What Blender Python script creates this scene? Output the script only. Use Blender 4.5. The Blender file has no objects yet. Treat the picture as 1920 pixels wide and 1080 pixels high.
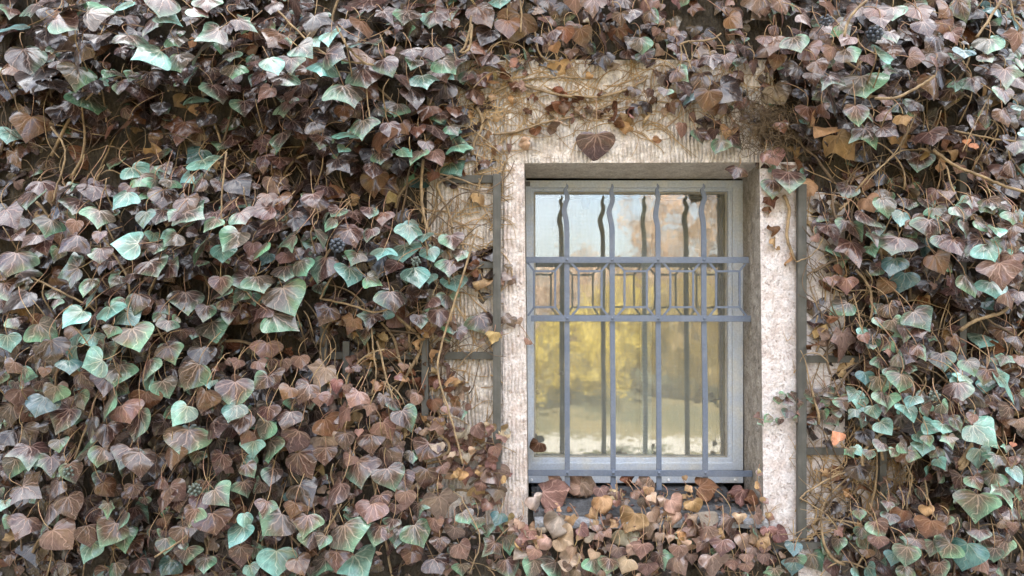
import bpy, math, random
import numpy as np
from mathutils import Vector

random.seed(7)
rng = np.random.default_rng(11)
R = math.radians
S = bpy.context.scene
COL = S.collection

# ------------------------------------------------------------------ camera, sky, sun
D = 2.1                      # camera to wall
F = 1397.0                   # focal length in photo pixels
PX = D / F
HZ = 577.0                   # horizon row of the photo
ZC = (540 - HZ) * PX
GROUND = ZC - 1.55
cam = bpy.data.cameras.new('camera'); cam_o = bpy.data.objects.new('camera', cam); COL.objects.link(cam_o)
cam_o.location = (0, -D, ZC); cam_o.rotation_euler = (R(90), 0, 0)
cam.sensor_width = 36; cam.lens = F / 1920 * 36; cam.shift_y = (HZ - 540) / 1920
cam.clip_start = 0.02; cam.clip_end = 500
S.camera = cam_o

SUN_EL, SUN_AZ = 42, 15      # the sun stands behind the house; this wall is in open shade
w = bpy.data.worlds.new("World"); S.world = w; w.use_nodes = True
nt = w.node_tree; nt.nodes.clear()
out = nt.nodes.new('ShaderNodeOutputWorld'); bg = nt.nodes.new('ShaderNodeBackground')
sky = nt.nodes.new('ShaderNodeTexSky'); sky.sky_type = 'NISHITA'; sky.sun_disc = False
sky.sun_elevation = R(SUN_EL); sky.sun_rotation = R(SUN_AZ)
sky.air_density = 1.0; sky.dust_density = 3.0; sky.ozone_density = 1.0
tc = nt.nodes.new('ShaderNodeTexCoord'); mp = nt.nodes.new('ShaderNodeMapping')
mp.inputs['Scale'].default_value = (1, 1, 2.6); mp.inputs['Location'].default_value = (3.3, 1.7, 0.4)
cn = nt.nodes.new('ShaderNodeTexNoise'); cn.inputs['Scale'].default_value = 2.2; cn.inputs['Detail'].default_value = 7
cr = nt.nodes.new('ShaderNodeValToRGB')
cr.color_ramp.elements[0].position = 0.38; cr.color_ramp.elements[1].position = 0.64
mx = nt.nodes.new('ShaderNodeMix'); mx.data_type = 'RGBA'
mx.inputs[7].default_value = (7.4, 7.6, 7.9, 1)
nt.links.new(tc.outputs['Generated'], mp.inputs['Vector']); nt.links.new(mp.outputs['Vector'], cn.inputs['Vector'])
nt.links.new(cn.outputs['Fac'], cr.inputs['Fac']); nt.links.new(cr.outputs['Color'], mx.inputs[0])
sz_ = nt.nodes.new('ShaderNodeSeparateXYZ'); nt.links.new(tc.outputs['Generated'], sz_.inputs[0])
ml = nt.nodes.new('ShaderNodeMath'); ml.operation = 'MULTIPLY_ADD'; ml.use_clamp = False; ml.inputs[1].default_value = 1.35; ml.inputs[2].default_value = .45
nt.links.new(sz_.outputs[2], ml.inputs[0])
vm = nt.nodes.new('ShaderNodeVectorMath'); vm.operation = 'SCALE'; vm.inputs[0].default_value = (7.9, 7.95, 8.1)
nt.links.new(ml.outputs[0], vm.inputs['Scale']); nt.links.new(vm.outputs[0], mx.inputs[7])
nt.links.new(sky.outputs['Color'], mx.inputs[6]); nt.links.new(mx.outputs[2], bg.inputs['Color'])
bg.inputs['Strength'].default_value = 0.10
nt.links.new(bg.outputs['Background'], out.inputs['Surface'])

sun = bpy.data.lights.new('sun', 'SUN'); sun.energy = 5.0; sun.angle = R(0.55); sun.color = (1, 0.94, 0.84)
sun_o = bpy.data.objects.new('sun', sun); COL.objects.link(sun_o)
sd = Vector((math.sin(R(SUN_AZ)) * math.cos(R(SUN_EL)), math.cos(R(SUN_AZ)) * math.cos(R(SUN_EL)), math.sin(R(SUN_EL))))
sun_o.rotation_euler = (-sd).to_track_quat('-Z', 'Y').to_euler(); sun_o.location = (0, 3, 6)

S.view_settings.view_transform = 'Standard'; S.view_settings.look = 'None'
S.view_settings.gamma = 1; S.view_settings.use_curve_mapping = False
S.view_settings.exposure = 3.2
S.cycles.max_bounces = 7; S.cycles.transparent_max_bounces = 12
S.cycles.caustics_reflective = False; S.cycles.caustics_refractive = False

def P(px, py, y=0.0):
    k = (D + y) / D
    return np.array(((px - 960) * PX * k, y, ZC + (HZ - py) * PX * k))

# ------------------------------------------------------------------ materials
def mat(name):
    m = bpy.data.materials.new(name); m.use_nodes = True
    n = m.node_tree; b = n.nodes['Principled BSDF']
    return m, n, b
def N(n, t, **kw):
    x = n.nodes.new(t)
    for k, v in kw.items():
        if k in x.inputs: x.inputs[k].default_value = v
        else: setattr(x, k, v)
    return x
def L(n, a, b): n.links.new(a, b)
def mth(n, op, a, b=None, c=None, clamp=False):
    x = n.nodes.new('ShaderNodeMath'); x.operation = op; x.use_clamp = clamp
    for i, v in enumerate((a, b, c)):
        if v is None: continue
        if isinstance(v, (int, float)): x.inputs[i].default_value = v
        else: L(n, v, x.inputs[i])
    return x.outputs[0]
def mixc(n, f, a, b, blend='MIX'):
    x = n.nodes.new('ShaderNodeMix'); x.data_type = 'RGBA'; x.blend_type = blend
    for i, v in ((0, f), (6, a), (7, b)):
        if isinstance(v, (int, float)): x.inputs[i].default_value = v
        elif isinstance(v, tuple): x.inputs[i].default_value = (*v, 1) if len(v) == 3 else v
        else: L(n, v, x.inputs[i])
    return x.outputs[2]
def ramp(n, f, stops):
    x = n.nodes.new('ShaderNodeValToRGB'); e = x.color_ramp.elements
    while len(e) < len(stops): e.new(0.5)
    for i, (p, c) in enumerate(stops):
        e[i].position = p; e[i].color = (*c, 1) if not isinstance(c, (int, float)) else (c, c, c, 1)
    L(n, f, x.inputs[0]); return x.outputs[0]
def noise(n, scale, detail=5, rough=0.55, vec=None, dist=0.0):
    x = n.nodes.new('ShaderNodeTexNoise'); x.inputs['Scale'].default_value = scale
    x.inputs['Detail'].default_value = detail; x.inputs['Roughness'].default_value = rough
    x.inputs['Distortion'].default_value = dist
    if vec is None:
        t = n.nodes.new('ShaderNodeTexCoord'); vec = t.outputs['Object']
    L(n, vec, x.inputs['Vector']); return x.outputs['Fac']
def bump(n, b, h, dist, strength=1.0):
    x = n.nodes.new('ShaderNodeBump'); x.inputs['Distance'].default_value = dist; x.inputs['Strength'].default_value = strength
    L(n, h, x.inputs['Height'])
    L(n, x.outputs[0], b.inputs['Normal']); return x

def leaf_material(name, gloss):
    m, n, b = mat(name)
    at = N(n, 'ShaderNodeAttribute', attribute_name='luv'); ac = N(n, 'ShaderNodeAttribute', attribute_name='lcol')
    sp = N(n, 'ShaderNodeSeparateXYZ'); L(n, at.outputs['Vector'], sp.inputs[0])
    u, v, rnd = sp.outputs
    r = mth(n, 'SQRT', mth(n, 'ADD', mth(n, 'MULTIPLY', u, u), mth(n, 'MULTIPLY', v, v)))
    th = mth(n, 'ARCTAN2', u, v)
    dl = mth(n, 'ADD', R(31), mth(n, 'MULTIPLY', rnd, R(11)))
    th = mth(n, 'ADD', th, mth(n, 'MULTIPLY', mth(n, 'SUBTRACT', noise(n, 2.2, 2, vec=at.outputs['Vector']), .5), 0.9))
    hdl = mth(n, 'MULTIPLY', dl, .5)
    tf = mth(n, 'ABSOLUTE', mth(n, 'SUBTRACT', mth(n, 'MODULO', mth(n, 'ADD', th, mth(n, 'MULTIPLY', dl, 8.5)), dl), hdl))
    dist = mth(n, 'MULTIPLY', r, mth(n, 'SINE', tf))
    wid = mth(n, 'SUBTRACT', 0.034, mth(n, 'MULTIPLY', r, 0.022))
    main = mth(n, 'SUBTRACT', 1.0, mth(n, 'DIVIDE', dist, wid), clamp=True)
    main = mth(n, 'MULTIPLY', main, mth(n, 'SUBTRACT', 1.0, mth(n, 'MULTIPLY', mth(n, 'ABSOLUTE', th), .28), clamp=True))
    along = mth(n, 'SUBTRACT', mth(n, 'MULTIPLY', r, mth(n, 'COSINE', tf)), mth(n, 'MULTIPLY', dist, 1.5))
    sec = mth(n, 'PINGPONG', mth(n, 'MULTIPLY', along, 6.0), 0.5)
    sec = mth(n, 'SUBTRACT', 1.0, mth(n, 'DIVIDE', sec, 0.10), clamp=True)
    fine = noise(n, 260, 2)
    vein = mth(n, 'MAXIMUM', mth(n, 'MULTIPLY', main, 1.0), mth(n, 'MULTIPLY', sec, 0.40))
    vs = mth(n, 'MULTIPLY', vein, ac.outputs['Alpha'])
    sp2 = noise(n, 55, 4)
    c0 = mixc(n, 1.0, ac.outputs['Color'], ramp(n, sp2, [(0.3, 0.68), (0.7, 1.25)]), 'MULTIPLY')
    blot = ramp(n, noise(n, 95, 3, vec=None), [(0.70, 0.0), (0.78, 1.0)])
    c0 = mixc(n, mth(n, 'MULTIPLY', blot, 0.25), c0, (0.05, 0.03, 0.02))
    lite = mixc(n, 0.5, mixc(n, 1.0, c0, (2.8, 2.8, 2.8), 'MULTIPLY'), (0.46, 0.33, 0.27))
    c1 = mixc(n, vs, c0, lite)
    L(n, c1, b.inputs['Base Color'])
    b.inputs['Roughness'].default_value = gloss
    L(n, ramp(n, sp2, [(0.3, gloss - 0.07), (0.7, gloss + 0.12)]), b.inputs['Roughness'])
    b.inputs['Specular IOR Level'].default_value = 0.38 if gloss < 0.5 else 0.25
    if gloss < .5:
        b.inputs['Coat Weight'].default_value = .75; b.inputs['Coat Roughness'].default_value = .13
    h = mth(n, 'SUBTRACT', mth(n, 'MULTIPLY', fine, 0.25), mth(n, 'MULTIPLY', main, 0.9))
    h = mth(n, 'SUBTRACT', h, mth(n, 'MULTIPLY', sec, 0.5))
    bump(n, b, h, 0.0010, 0.7)
    tr = N(n, 'ShaderNodeBsdfTranslucent'); L(n, c1, tr.inputs['Color'])
    ms = N(n, 'ShaderNodeMixShader'); ms.inputs[0].default_value = 0.09
    L(n, b.outputs[0], ms.inputs[1]); L(n, tr.outputs[0], ms.inputs[2])
    L(n, ms.outputs[0], n.nodes['Material Output'].inputs['Surface'])
    return m
M_LEAF = leaf_material('ivy_leaf', 0.31)
M_DRY = leaf_material('dry_leaf', 0.68)

def stem_material(name, a, bcol):
    m, n, b = mat(name)
    f = noise(n, 35, 5); f2 = noise(n, 240, 3)
    c = mixc(n, ramp(n, f, [(0.35, 0.0), (0.65, 1.0)]), a, bcol)
    c = mixc(n, 1.0, c, ramp(n, f2, [(0.3, 0.7), (0.7, 1.15)]), 'MULTIPLY')
    L(n, c, b.inputs['Base Color']); b.inputs['Roughness'].default_value = 0.75
    bump(n, b, f2, 0.001, 0.8)
    return m
M_STEM = stem_material('stem_bark', (0.36, 0.26, 0.15), (0.16, 0.11, 0.062))
M_WOOD = stem_material('old_vine_wood', (0.15, 0.10, 0.06), (0.07, 0.05, 0.032))
M_PET = stem_material('leaf_stalk', (0.34, 0.25, 0.12), (0.28, 0.14, 0.10))
M_ROOT = stem_material('rootlet', (0.50, 0.35, 0.19), (0.30, 0.20, 0.11))
M_NEST = stem_material('nest_root', (0.15, 0.10, 0.05), (0.07, 0.045, 0.025))

def stone_material(name, base, alt, flute, dark=(0.30, 0.25, 0.20), pit=0.35, stain=0.4):
    m, n, b = mat(name)
    t = N(n, 'ShaderNodeTexCoord'); o = t.outputs['Object']
    big = noise(n, 5, 5, vec=o); mid = noise(n, 34, 6, 0.65, vec=o); fin = noise(n, 170, 4, 0.7, vec=o)
    c = mixc(n, ramp(n, mid, [(0.38, 0.0), (0.62, 1.0)]), base, alt)
    pits = ramp(n, noise(n, 75, 3, 0.7, vec=o, dist=1.2), [(0.30, 1.0), (0.42, 0.0)])
    c = mixc(n, mth(n, 'MULTIPLY', pits, pit), c, dark)
    st = ramp(n, big, [(0.50, 0.0), (0.72, 1.0)])
    c = mixc(n, mth(n, 'MULTIPLY', st, stain), c, dark)
    c = mixc(n, 1.0, c, ramp(n, fin, [(0.32, 0.66), (0.68, 1.18)]), 'MULTIPLY')
    h = mth(n, 'ADD', mth(n, 'MULTIPLY', mid, 0.7), mth(n, 'MULTIPLY', fin, 0.5))
    h = mth(n, 'SUBTRACT', h, mth(n, 'MULTIPLY', pits, 0.35))
    if flute > 0:
        sx = N(n, 'ShaderNodeSeparateXYZ'); L(n, o, sx.inputs[0])
        wob = noise(n, 9, 3, vec=o)
        xx = mth(n, 'ADD', sx.outputs[0], mth(n, 'MULTIPLY', wob, 0.026))
        wv = mth(n, 'PINGPONG', xx, 0.0056)
        wv = mth(n, 'DIVIDE', wv, 0.0056)
        br = mth(n, 'MULTIPLY', ramp(n, noise(n, 22, 4, vec=o), [(0.36, 0.05), (0.62, 1.0)]), flute)
        wv = mth(n, 'MULTIPLY', mth(n, 'POWER', wv, 0.6), br)
        h = mth(n, 'ADD', h, mth(n, 'MULTIPLY', wv, 1.5))
        gr = mth(n, 'MULTIPLY', mth(n, 'SUBTRACT', 1.0, wv, clamp=True), 0.28 * flute)
        c = mixc(n, mth(n, 'MULTIPLY', gr, br), c, dark)
    L(n, c, b.inputs['Base Color']); b.inputs['Roughness'].default_value = 0.92
    b.inputs['Specular IOR Level'].default_value = 0.2
    bump(n, b, h, 0.0085, 0.9)
    return m
M_FLUTE = stone_material('combed_stone', (0.64, 0.56, 0.51), (0.78, 0.73, 0.69), 1.0, pit=0.5, stain=0.3)
M_JAMB = stone_material('pale_mottled_stone', (0.60, 0.53, 0.52), (0.74, 0.71, 0.73), 0.0, dark=(0.36, 0.25, 0.20), pit=0.7, stain=0.2)
M_JAMBL = stone_material('pale_left_stone', (0.62, 0.53, 0.50), (0.74, 0.69, 0.68), 0.55, dark=(0.38, 0.26, 0.19), pit=0.65, stain=0.2)
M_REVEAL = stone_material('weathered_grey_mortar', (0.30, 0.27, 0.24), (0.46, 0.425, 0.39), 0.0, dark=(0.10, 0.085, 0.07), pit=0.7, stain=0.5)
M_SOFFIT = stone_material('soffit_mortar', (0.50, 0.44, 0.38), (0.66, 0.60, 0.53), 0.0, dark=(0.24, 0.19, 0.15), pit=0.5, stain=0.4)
M_WALL = stone_material('wall_render_with_shade', (0.045, 0.038, 0.030), (0.085, 0.072, 0.058), 0.35, dark=(0.022, 0.018, 0.014), pit=0.5, stain=0.6)  # near-black base colour stands in for the deep shade behind the ivy
M_SLATE = stone_material('slate_slab', (0.075, 0.075, 0.078), (0.13, 0.13, 0.138), 0.0, dark=(0.05, 0.045, 0.04), pit=0.4, stain=0.4)
M_LEDGE = stone_material('pale_ledge_stone', (0.22, 0.225, 0.24), (0.34, 0.35, 0.38), 0.0, dark=(0.16, 0.14, 0.12), pit=0.4, stain=0.5)

def paint_material(name, col, worn, rough=0.45, wear=0.25, metal=0.0, bd=0.0008, streak=False, spots=0.0):
    m, n, b = mat(name)
    t = N(n, 'ShaderNodeTexCoord'); o = t.outputs['Object']
    if streak:
        mp_ = N(n, 'ShaderNodeMapping'); mp_.inputs['Scale'].default_value = (1, 1, 0.06); L(n, o, mp_.inputs[0]); gv = mp_.outputs[0]
    else: gv = o
    a = noise(n, 18, 6, 0.65, vec=o); f = noise(n, 160, 4, 0.6, vec=gv)
    c = mixc(n, mth(n, 'MULTIPLY', ramp(n, a, [(0.45, 0.0), (0.66, 1.0)]), wear), col, worn)
    c = mixc(n, 1.0, c, ramp(n, f, [(0.3, 0.84), (0.7, 1.1)]), 'MULTIPLY')
    if spots:
        sv = ramp(n, noise(n, 60, 4, 0.75, vec=o), [(0.66, 0.0), (0.72, 1.0)])
        c = mixc(n, mth(n, 'MULTIPLY', sv, spots), c, (0.07, 0.055, 0.045))
    L(n, c, b.inputs['Base Color']); b.inputs['Metallic'].default_value = metal
    L(n, ramp(n, a, [(0.3, rough - 0.08), (0.7, rough + 0.15)]), b.inputs['Roughness'])
    bump(n, b, f, bd, 0.6)
    return m
M_IRON = paint_material('grey_painted_iron', (0.115, 0.145, 0.21), (0.20, 0.22, 0.26), 0.42, 0.5, 0.0, 0.0006, spots=0.35)
M_FRAME = paint_material('weathered_frame_paint', (0.45, 0.50, 0.58), (0.55, 0.55, 0.53), 0.5, 0.8, 0, 0.0008, spots=0.7)
M_BEAD = paint_material('old_putty', (0.36, 0.34, 0.29), (0.22, 0.20, 0.17), 0.7, 0.8, 0, 0.0012, spots=0.5)
M_DARKF = paint_material('dark_inner_rail', (0.10, 0.10, 0.10), (0.18, 0.17, 0.16), 0.5, 0.6)
M_TREL = paint_material('grey_green_stained_wood', (0.062, 0.062, 0.057), (0.12, 0.118, 0.108), 0.6, 0.7, 0, 0.0014, streak=True)
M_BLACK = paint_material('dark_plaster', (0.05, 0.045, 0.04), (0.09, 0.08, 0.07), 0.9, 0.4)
M_SCREW = paint_material('screw_cap', (0.8, 0.8, 0.8), (0.6, 0.6, 0.6), 0.4, 0.2)
M_BERRY = paint_material('ivy_berry', (0.035, 0.045, 0.065), (0.12, 0.14, 0.17), 0.4, 0.7)
M_BERRYG = paint_material('unripe_ivy_berry', (0.10, 0.14, 0.12), (0.16, 0.17, 0.15), 0.45, 0.7)

# ------------------------------------------------------------------ helpers
def tag(o, label=None, cat=None, group=None, kind=None):
    if label: o['label'] = label
    if cat: o['category'] = cat
    if group: o['group'] = group
    if kind: o['kind'] = kind
    return o
def empty(name, loc, label, cat, group=None):
    o = bpy.data.objects.new(name, None); COL.objects.link(o); o.location = loc; o.empty_display_size = 0.1
    return tag(o, label, cat, group)
class MB:
    """collects vertices and faces, then links them as one mesh object"""
    def __init__(s): s.v = []; s.f = []; s.n = 0; s.uv = []; s.col = []; s.mi = []
    def add(s, v, f, mi=0, uv=None, col=None):
        v = np.asarray(v, float)
        s.v.append(v)
        s.f.extend([tuple(i + s.n for i in q) for q in f]); s.mi.extend([mi] * len(f)); s.n += len(v)
        if uv is not None: s.uv.append(uv); s.col.append(col)
        return s
    def box(s, a, b):
        x0, y0, z0 = a; x1, y1, z1 = b
        v = [(x0,y0,z0),(x1,y0,z0),(x1,y1,z0),(x0,y1,z0),(x0,y0,z1),(x1,y0,z1),(x1,y1,z1),(x0,y1,z1)]
        return s.add(v, [(0,3,2,1),(4,5,6,7),(0,1,5,4),(1,2,6,5),(2,3,7,6),(3,0,4,7)])
    def hexa(s, v):            # front quad 0-3, back quad 4-7
        return s.add(v, [(0,1,2,3),(7,6,5,4),(0,4,5,1),(1,5,6,2),(2,6,7,3),(3,7,4,0)])
    def tube(s, pts, rad, sides=5, mi=0):
        pts = np.asarray(pts, float); k = len(pts)
        rad = np.full(k, rad) if np.isscalar(rad) else np.asarray(rad, float)
        t = np.gradient(pts, axis=0); t /= np.linalg.norm(t, axis=1, keepdims=True) + 1e-9
        up = np.array((0.31, 0.9, 0.27)); a = np.cross(t, up); a /= np.linalg.norm(a, axis=1, keepdims=True) + 1e-9
        b = np.cross(t, a); an = np.arange(sides) * 2 * np.pi / sides
        v = pts[:, None] + rad[:, None, None] * (a[:, None] * np.cos(an)[None, :, None] + b[:, None] * np.sin(an)[None, :, None])
        f = [(i*sides+j, i*sides+(j+1) % sides, (i+1)*sides+(j+1) % sides, (i+1)*sides+j) for i in range(k-1) for j in range(sides)]
        f.append(tuple(range(sides-1, -1, -1))); f.append(tuple((k-1)*sides + j for j in range(sides)))
        return s.add(v.reshape(-1, 3), f, mi)
    def build(s, name, mats, parent=None, smooth=False, bevel=0, origin=None):
        me = bpy.data.meshes.new(name)
        v = np.concatenate(s.v) if s.v else np.zeros((0, 3))
        off = np.zeros(3)
        if parent is not None: off = np.array(parent.matrix_basis.translation) + (np.array(parent.parent.location) if parent.parent else 0)
        base = off if origin is None else np.array(origin)
        me.from_pydata((v - base).tolist(), [], s.f)
        for m in (mats if isinstance(mats, (list, tuple)) else [mats]): me.materials.append(m)
        if len(set(s.mi)) > 1: me.polygons.foreach_set('material_index', s.mi)
        if smooth: me.polygons.foreach_set('use_smooth', [True] * len(me.polygons))
        if s.uv:
            a = me.attributes.new('luv', 'FLOAT_VECTOR', 'POINT'); a.data.foreach_set('vector', np.concatenate(s.uv).ravel().astype(np.float32))
            c = me.color_attributes.new('lcol', 'FLOAT_COLOR', 'POINT'); c.data.foreach_set('color', np.concatenate(s.col).ravel().astype(np.float32))
        o = bpy.data.objects.new(name, me); COL.objects.link(o)
        if parent is not None: o.parent = parent
        o.location = base - off if parent is not None else base
        if bevel:
            bv = o.modifiers.new('b', 'BEVEL'); bv.width = bevel; bv.segments = 2; bv.limit_method = 'ANGLE'
        return o

def slab_px(mb, x0, y0, x1, y1, yf, yb):
    """box whose front face covers the given photo rectangle at depth yf"""
    a = P(x0, y1, yf); b = P(x1, y0, yf)
    return mb.box((a[0], yf, a[2]), (b[0], yb, b[2]))
def catmull(pts, n=6):
    pts = np.asarray(pts, float)
    p = np.vstack((2*pts[0]-pts[1], pts, 2*pts[-1]-pts[-2])); o = []
    for i in range(1, len(p)-2):
        for t in np.linspace(0, 1, n, endpoint=False):
            o.append(0.5*((2*p[i]) + (-p[i-1]+p[i+1])*t + (2*p[i-1]-5*p[i]+4*p[i+1]-p[i+2])*t*t + (-p[i-1]+3*p[i]-3*p[i+1]+p[i+2])*t**3))
    o.append(pts[-1]); return np.array(o)

# ------------------------------------------------------------------ leaves
OUT = [
 [(0.02,0.0),(.14,-.07),(.32,-.09),(.49,.0),(.57,.17),(.53,.36),(.40,.56),(.24,.74),(.11,.87),(0,1.0)],
 [(0.02,.02),(.14,-.06),(.32,-.09),(.50,-.02),(.64,.12),(.63,.27),(.46,.42),(.32,.58),(.13,.78),(0,.98)],
 [(0.02,.03),(.14,-.06),(.33,-.10),(.50,-.02),(.57,.16),(.50,.36),(.37,.52),(.22,.68),(.10,.80),(0,.92)],
 [(0.02,.02),(.14,-.13),(.34,-.20),(.46,-.05),(.50,.07),(.70,.27),(.45,.38),(.30,.50),(.16,.76),(0,1.04)],
 [(0.02,.06),(.16,-.02),(.34,.02),(.46,.16),(.50,.34),(.44,.54),(.31,.72),(.17,.86),(.06,.97),(0,1.06)],
 [(0.02,.02),(.16,-.05),(.36,-.07),(.55,.04),(.63,.22),(.53,.42),(.34,.58),(.18,.70),(.08,.78),(0,.87)],
]
RINGS = (0.3, 0.62, 0.86, 1.0)
def leaf_template(o):
    r = np.array(o); l = r[::-1][1:].copy(); l[:, 0] *= -1
    k = np.vstack((r, l))
    sm = catmull(k[:10], 2)[:-1]; sl = catmull(k[9:], 2)
    oc = np.vstack((sm, sl)); c = np.array((0, 0.03))
    uv = [c]; rr = [0.0]
    for q in RINGS:
        uv.extend(c + (oc - c) * q); rr.extend([q] * len(oc))
    m = len(oc); f = [(0, 1+i, 2+i) for i in range(m-1)]
    for a in range(len(RINGS)-1):
        s0 = 1 + a*m; s1 = s0 + m
        f += [(s0+i, s1+i, s1+i+1, s0+i+1) for i in range(m-1)]
    return np.array(uv), np.array(rr), f
TPL = [leaf_template(o) for o in OUT]
PUR, DRK = (.054,.025,.021), (.016,.008,.007)
CODE = {  # inner, outer, bias, vein
 'p': (PUR, (.060,.035,.029), -.3, .95), 'd': (DRK, (.042,.026,.022), 0, .5), 'm': ((.058,.029,.024), (.125,.225,.155), .0, 1.0),
 'g': ((.075,.060,.045), (.115,.24,.155), .12, 1.0), 't': ((.09,.145,.105), (.16,.34,.30), .30, .95), 'b': ((.115,.050,.025), (.09,.042,.023), 0, .5),  # teal pair: sky sheen put into the leaf colour
 'k': ((.165,.092,.078), (.14,.078,.064), 0, .75), 'y': ((.36,.235,.125), (.27,.165,.085), 0, .35), 'o': ((.50,.22,.13), (.42,.18,.10), 0, .4),
 'c': ((.045,.11,.10), (.06,.14,.15), .3, .6), 'w': ((.38,.33,.27), (.28,.22,.165), 0, .3), 'h': ((.36,.25,.18), (.28,.18,.12), 0, .4), 'n': ((.17,.115,.09), (.14,.09,.07), 0, .5)}
def leaf(mb, pos, size, ang, tilt, yaw, code='p', crumple=0.0, var=None, mi=0, center=True, arch=None):
    """pos = middle of the blade; ang = tip direction, degrees from straight down; tilt = how far the face turns to the sky"""
    tp = TPL[var if var is not None else rng.choice(6, p=(.20,.24,.20,.08,.06,.22))]
    uv, rr, f = tp
    t, a, y = R(tilt), R(ang), R(yaw)
    Nn = np.array((0, -math.cos(t), math.sin(t))); Dn = np.array((0, -math.sin(t), -math.cos(t))); Rt = np.array((1., 0, 0))
    T = Dn*math.cos(a) + Rt*math.sin(a); U = Rt*math.cos(a) - Dn*math.sin(a)
    cz, sz = math.cos(y), math.sin(y); Z = np.array(((cz,-sz,0),(sz,cz,0),(0,0,1)))
    Nn, T, U = Z@Nn, Z@T, Z@U
    u = uv[:, 0] * rng.uniform(.94, 1.24) ; v = uv[:, 1]
    u = u + np.where(u > 0, 1, -1) * 0 + .06*rng.normal()*v*(1-v)
    ar = rng.uniform(-.15, .60) if arch is None else arch
    bend = rng.uniform(.02, .42); fold = rng.uniform(-.16, .18)
    th = np.arctan2(uv[:, 0], uv[:, 1]); ph = rng.uniform(0, 6.3, 3)
    wv = (.030*np.sin(3*th+ph[0]) + .018*np.sin(6*th+ph[1])) * rr**2
    quilt = -.007*np.cos(th*360/34)*rr*(1-rr*.6)*1.4
    w = -ar*u*u + fold*0 - bend*(v-.2)**2*np.sign(v-.2) + fold*(np.sqrt(u*u+.012)-.11) + wv + quilt
    if crumple:
        crumple = crumple*.75
        w = w + crumple*(.30*np.sin(3.1*u+ph[0]*2+2*v) + .22*np.sin(7*v+ph[1]+3*u) + .10*np.sin(13*u+ph[2]+5*v))
        cu = crumple*rng.uniform(-.9, 1.4)
        w = w + cu*np.abs(u)**1.5*1.2; u = u*(1-.35*crumple*np.abs(u)); v = v*(1-.18*crumple*v)
    size = size/1.1
    p = np.asarray(pos) - (T*.38*size if center else 0)
    vt = p + size*(u[:, None]*U + v[:, None]*T + w[:, None]*Nn)
    ci, co, bias, vn = CODE[code]
    ci = np.array(ci); co = np.array(co)
    ax, ay = rng.normal(0, .85), rng.normal(.1, .5)
    mfac = np.clip(1.3*(rr-.60) + ax*uv[:, 0]*1.6 + ay*(uv[:, 1]-.4) + bias*1.5 + .10*np.sin(7*th+ph[2]), 0, 1)
    mfac = mfac*mfac*(3-2*mfac)
    c = ci*(1-mfac[:, None]) + co*mfac[:, None]
    c = c * rng.uniform(.62, 1.35) * np.exp(rng.normal(0, .05, 3))
    col = np.concatenate((c, np.full((len(c), 1), vn)), axis=1)
    lu = np.concatenate((uv, np.full((len(uv), 1), rng.random())), axis=1)
    mb.add(vt, f, mi, lu, col)
    return p, T, Nn

# photo coordinates of the leaves one can tell apart: crop origin and scale, then x y width tip-angle code
HAND = []
def hand(ox, oy, sc, txt):
    for e in txt.replace('\n', ' ').split(','):
        q = e.split()
        if len(q) == 5: HAND.append((ox+float(q[0])/sc, oy+float(q[1])/sc, float(q[2])/sc, float(q[3]), q[4]))
        elif q: raise ValueError(e)
hand(0, 0, 2, '''50 105 120 -60 t,165 135 100 0 d,100 220 130 -10 m,290 200 115 10 p,125 30 110 20 m,265 30 100 -60 m,235 80 110 60 m,
370 45 110 70 g,470 15 80 0 t,290 285 105 0 g,340 380 120 15 g,205 320 80 0 d,200 370 80 0 p,220 425 90 0 d,275 410 90 10 p,130 280 140 -20 d,
25 330 80 -30 d,110 475 110 10 b,35 505 90 -10 t,435 275 80 60 g,450 325 70 30 m,560 195 120 -70 t,500 150 90 0 g,630 65 90 60 t,560 95 90 0 m,
660 155 70 20 g,745 45 80 60 m,785 125 110 -60 g,755 180 100 60 g,670 225 100 20 g,715 285 85 20 t,750 365 95 50 t,815 340 90 0 m,915 400 90 20 m,
865 210 70 0 g,610 10 110 10 m,775 10 90 0 p,880 15 80 40 p,920 90 80 60 m,875 265 80 0 g,365 145 70 10 d,680 490 105 0 b,455 475 120 0 b,
545 380 70 10 d,600 400 70 0 d,845 530 115 -10 m,735 580 90 -20 c,768 612 90 30 t,895 605 85 0 d,765 445 70 0 d,520 640 100 60 t,545 675 80 60 g,
455 745 95 -60 t,585 700 70 20 g,640 690 60 0 g,610 735 90 10 p,295 700 90 -30 p,350 720 80 0 p,110 745 100 10 p,370 815 90 10 g,290 770 90 -10 m,
185 850 80 0 g,35 810 110 20 p,45 985 120 10 m,50 1050 130 0 p,280 850 60 0 k,165 920 80 20 p,260 905 100 -40 p,115 900 80 -10 p,370 885 50 0 k,
375 955 80 0 p,260 1015 105 -70 g,475 910 110 -80 t,585 930 60 0 m,640 895 80 -40 g,570 1000 100 10 m,540 820 80 -20 t,600 810 80 10 p,
650 810 60 0 p,720 800 110 70 g,700 770 90 40 p,750 925 110 -20 g,835 945 80 0 t,870 900 110 10 g,870 765 90 20 p,910 815 80 50 m,790 840 80 0 g,
940 930 60 0 k,905 1050 80 -60 m,830 1065 70 10 m,430 1050 60 20 g,490 1040 70 20 p,330 1065 80 0 g,645 1010 90 40 m,620 630 60 30 m,400 500 60 0 b,
430 610 80 0 p,500 600 90 30 d,590 590 80 20 p,740 690 80 -10 p,60 590 80 0 b,150 700 80 0 p,230 730 90 20 d,900 690 90 0 d''')
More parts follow.
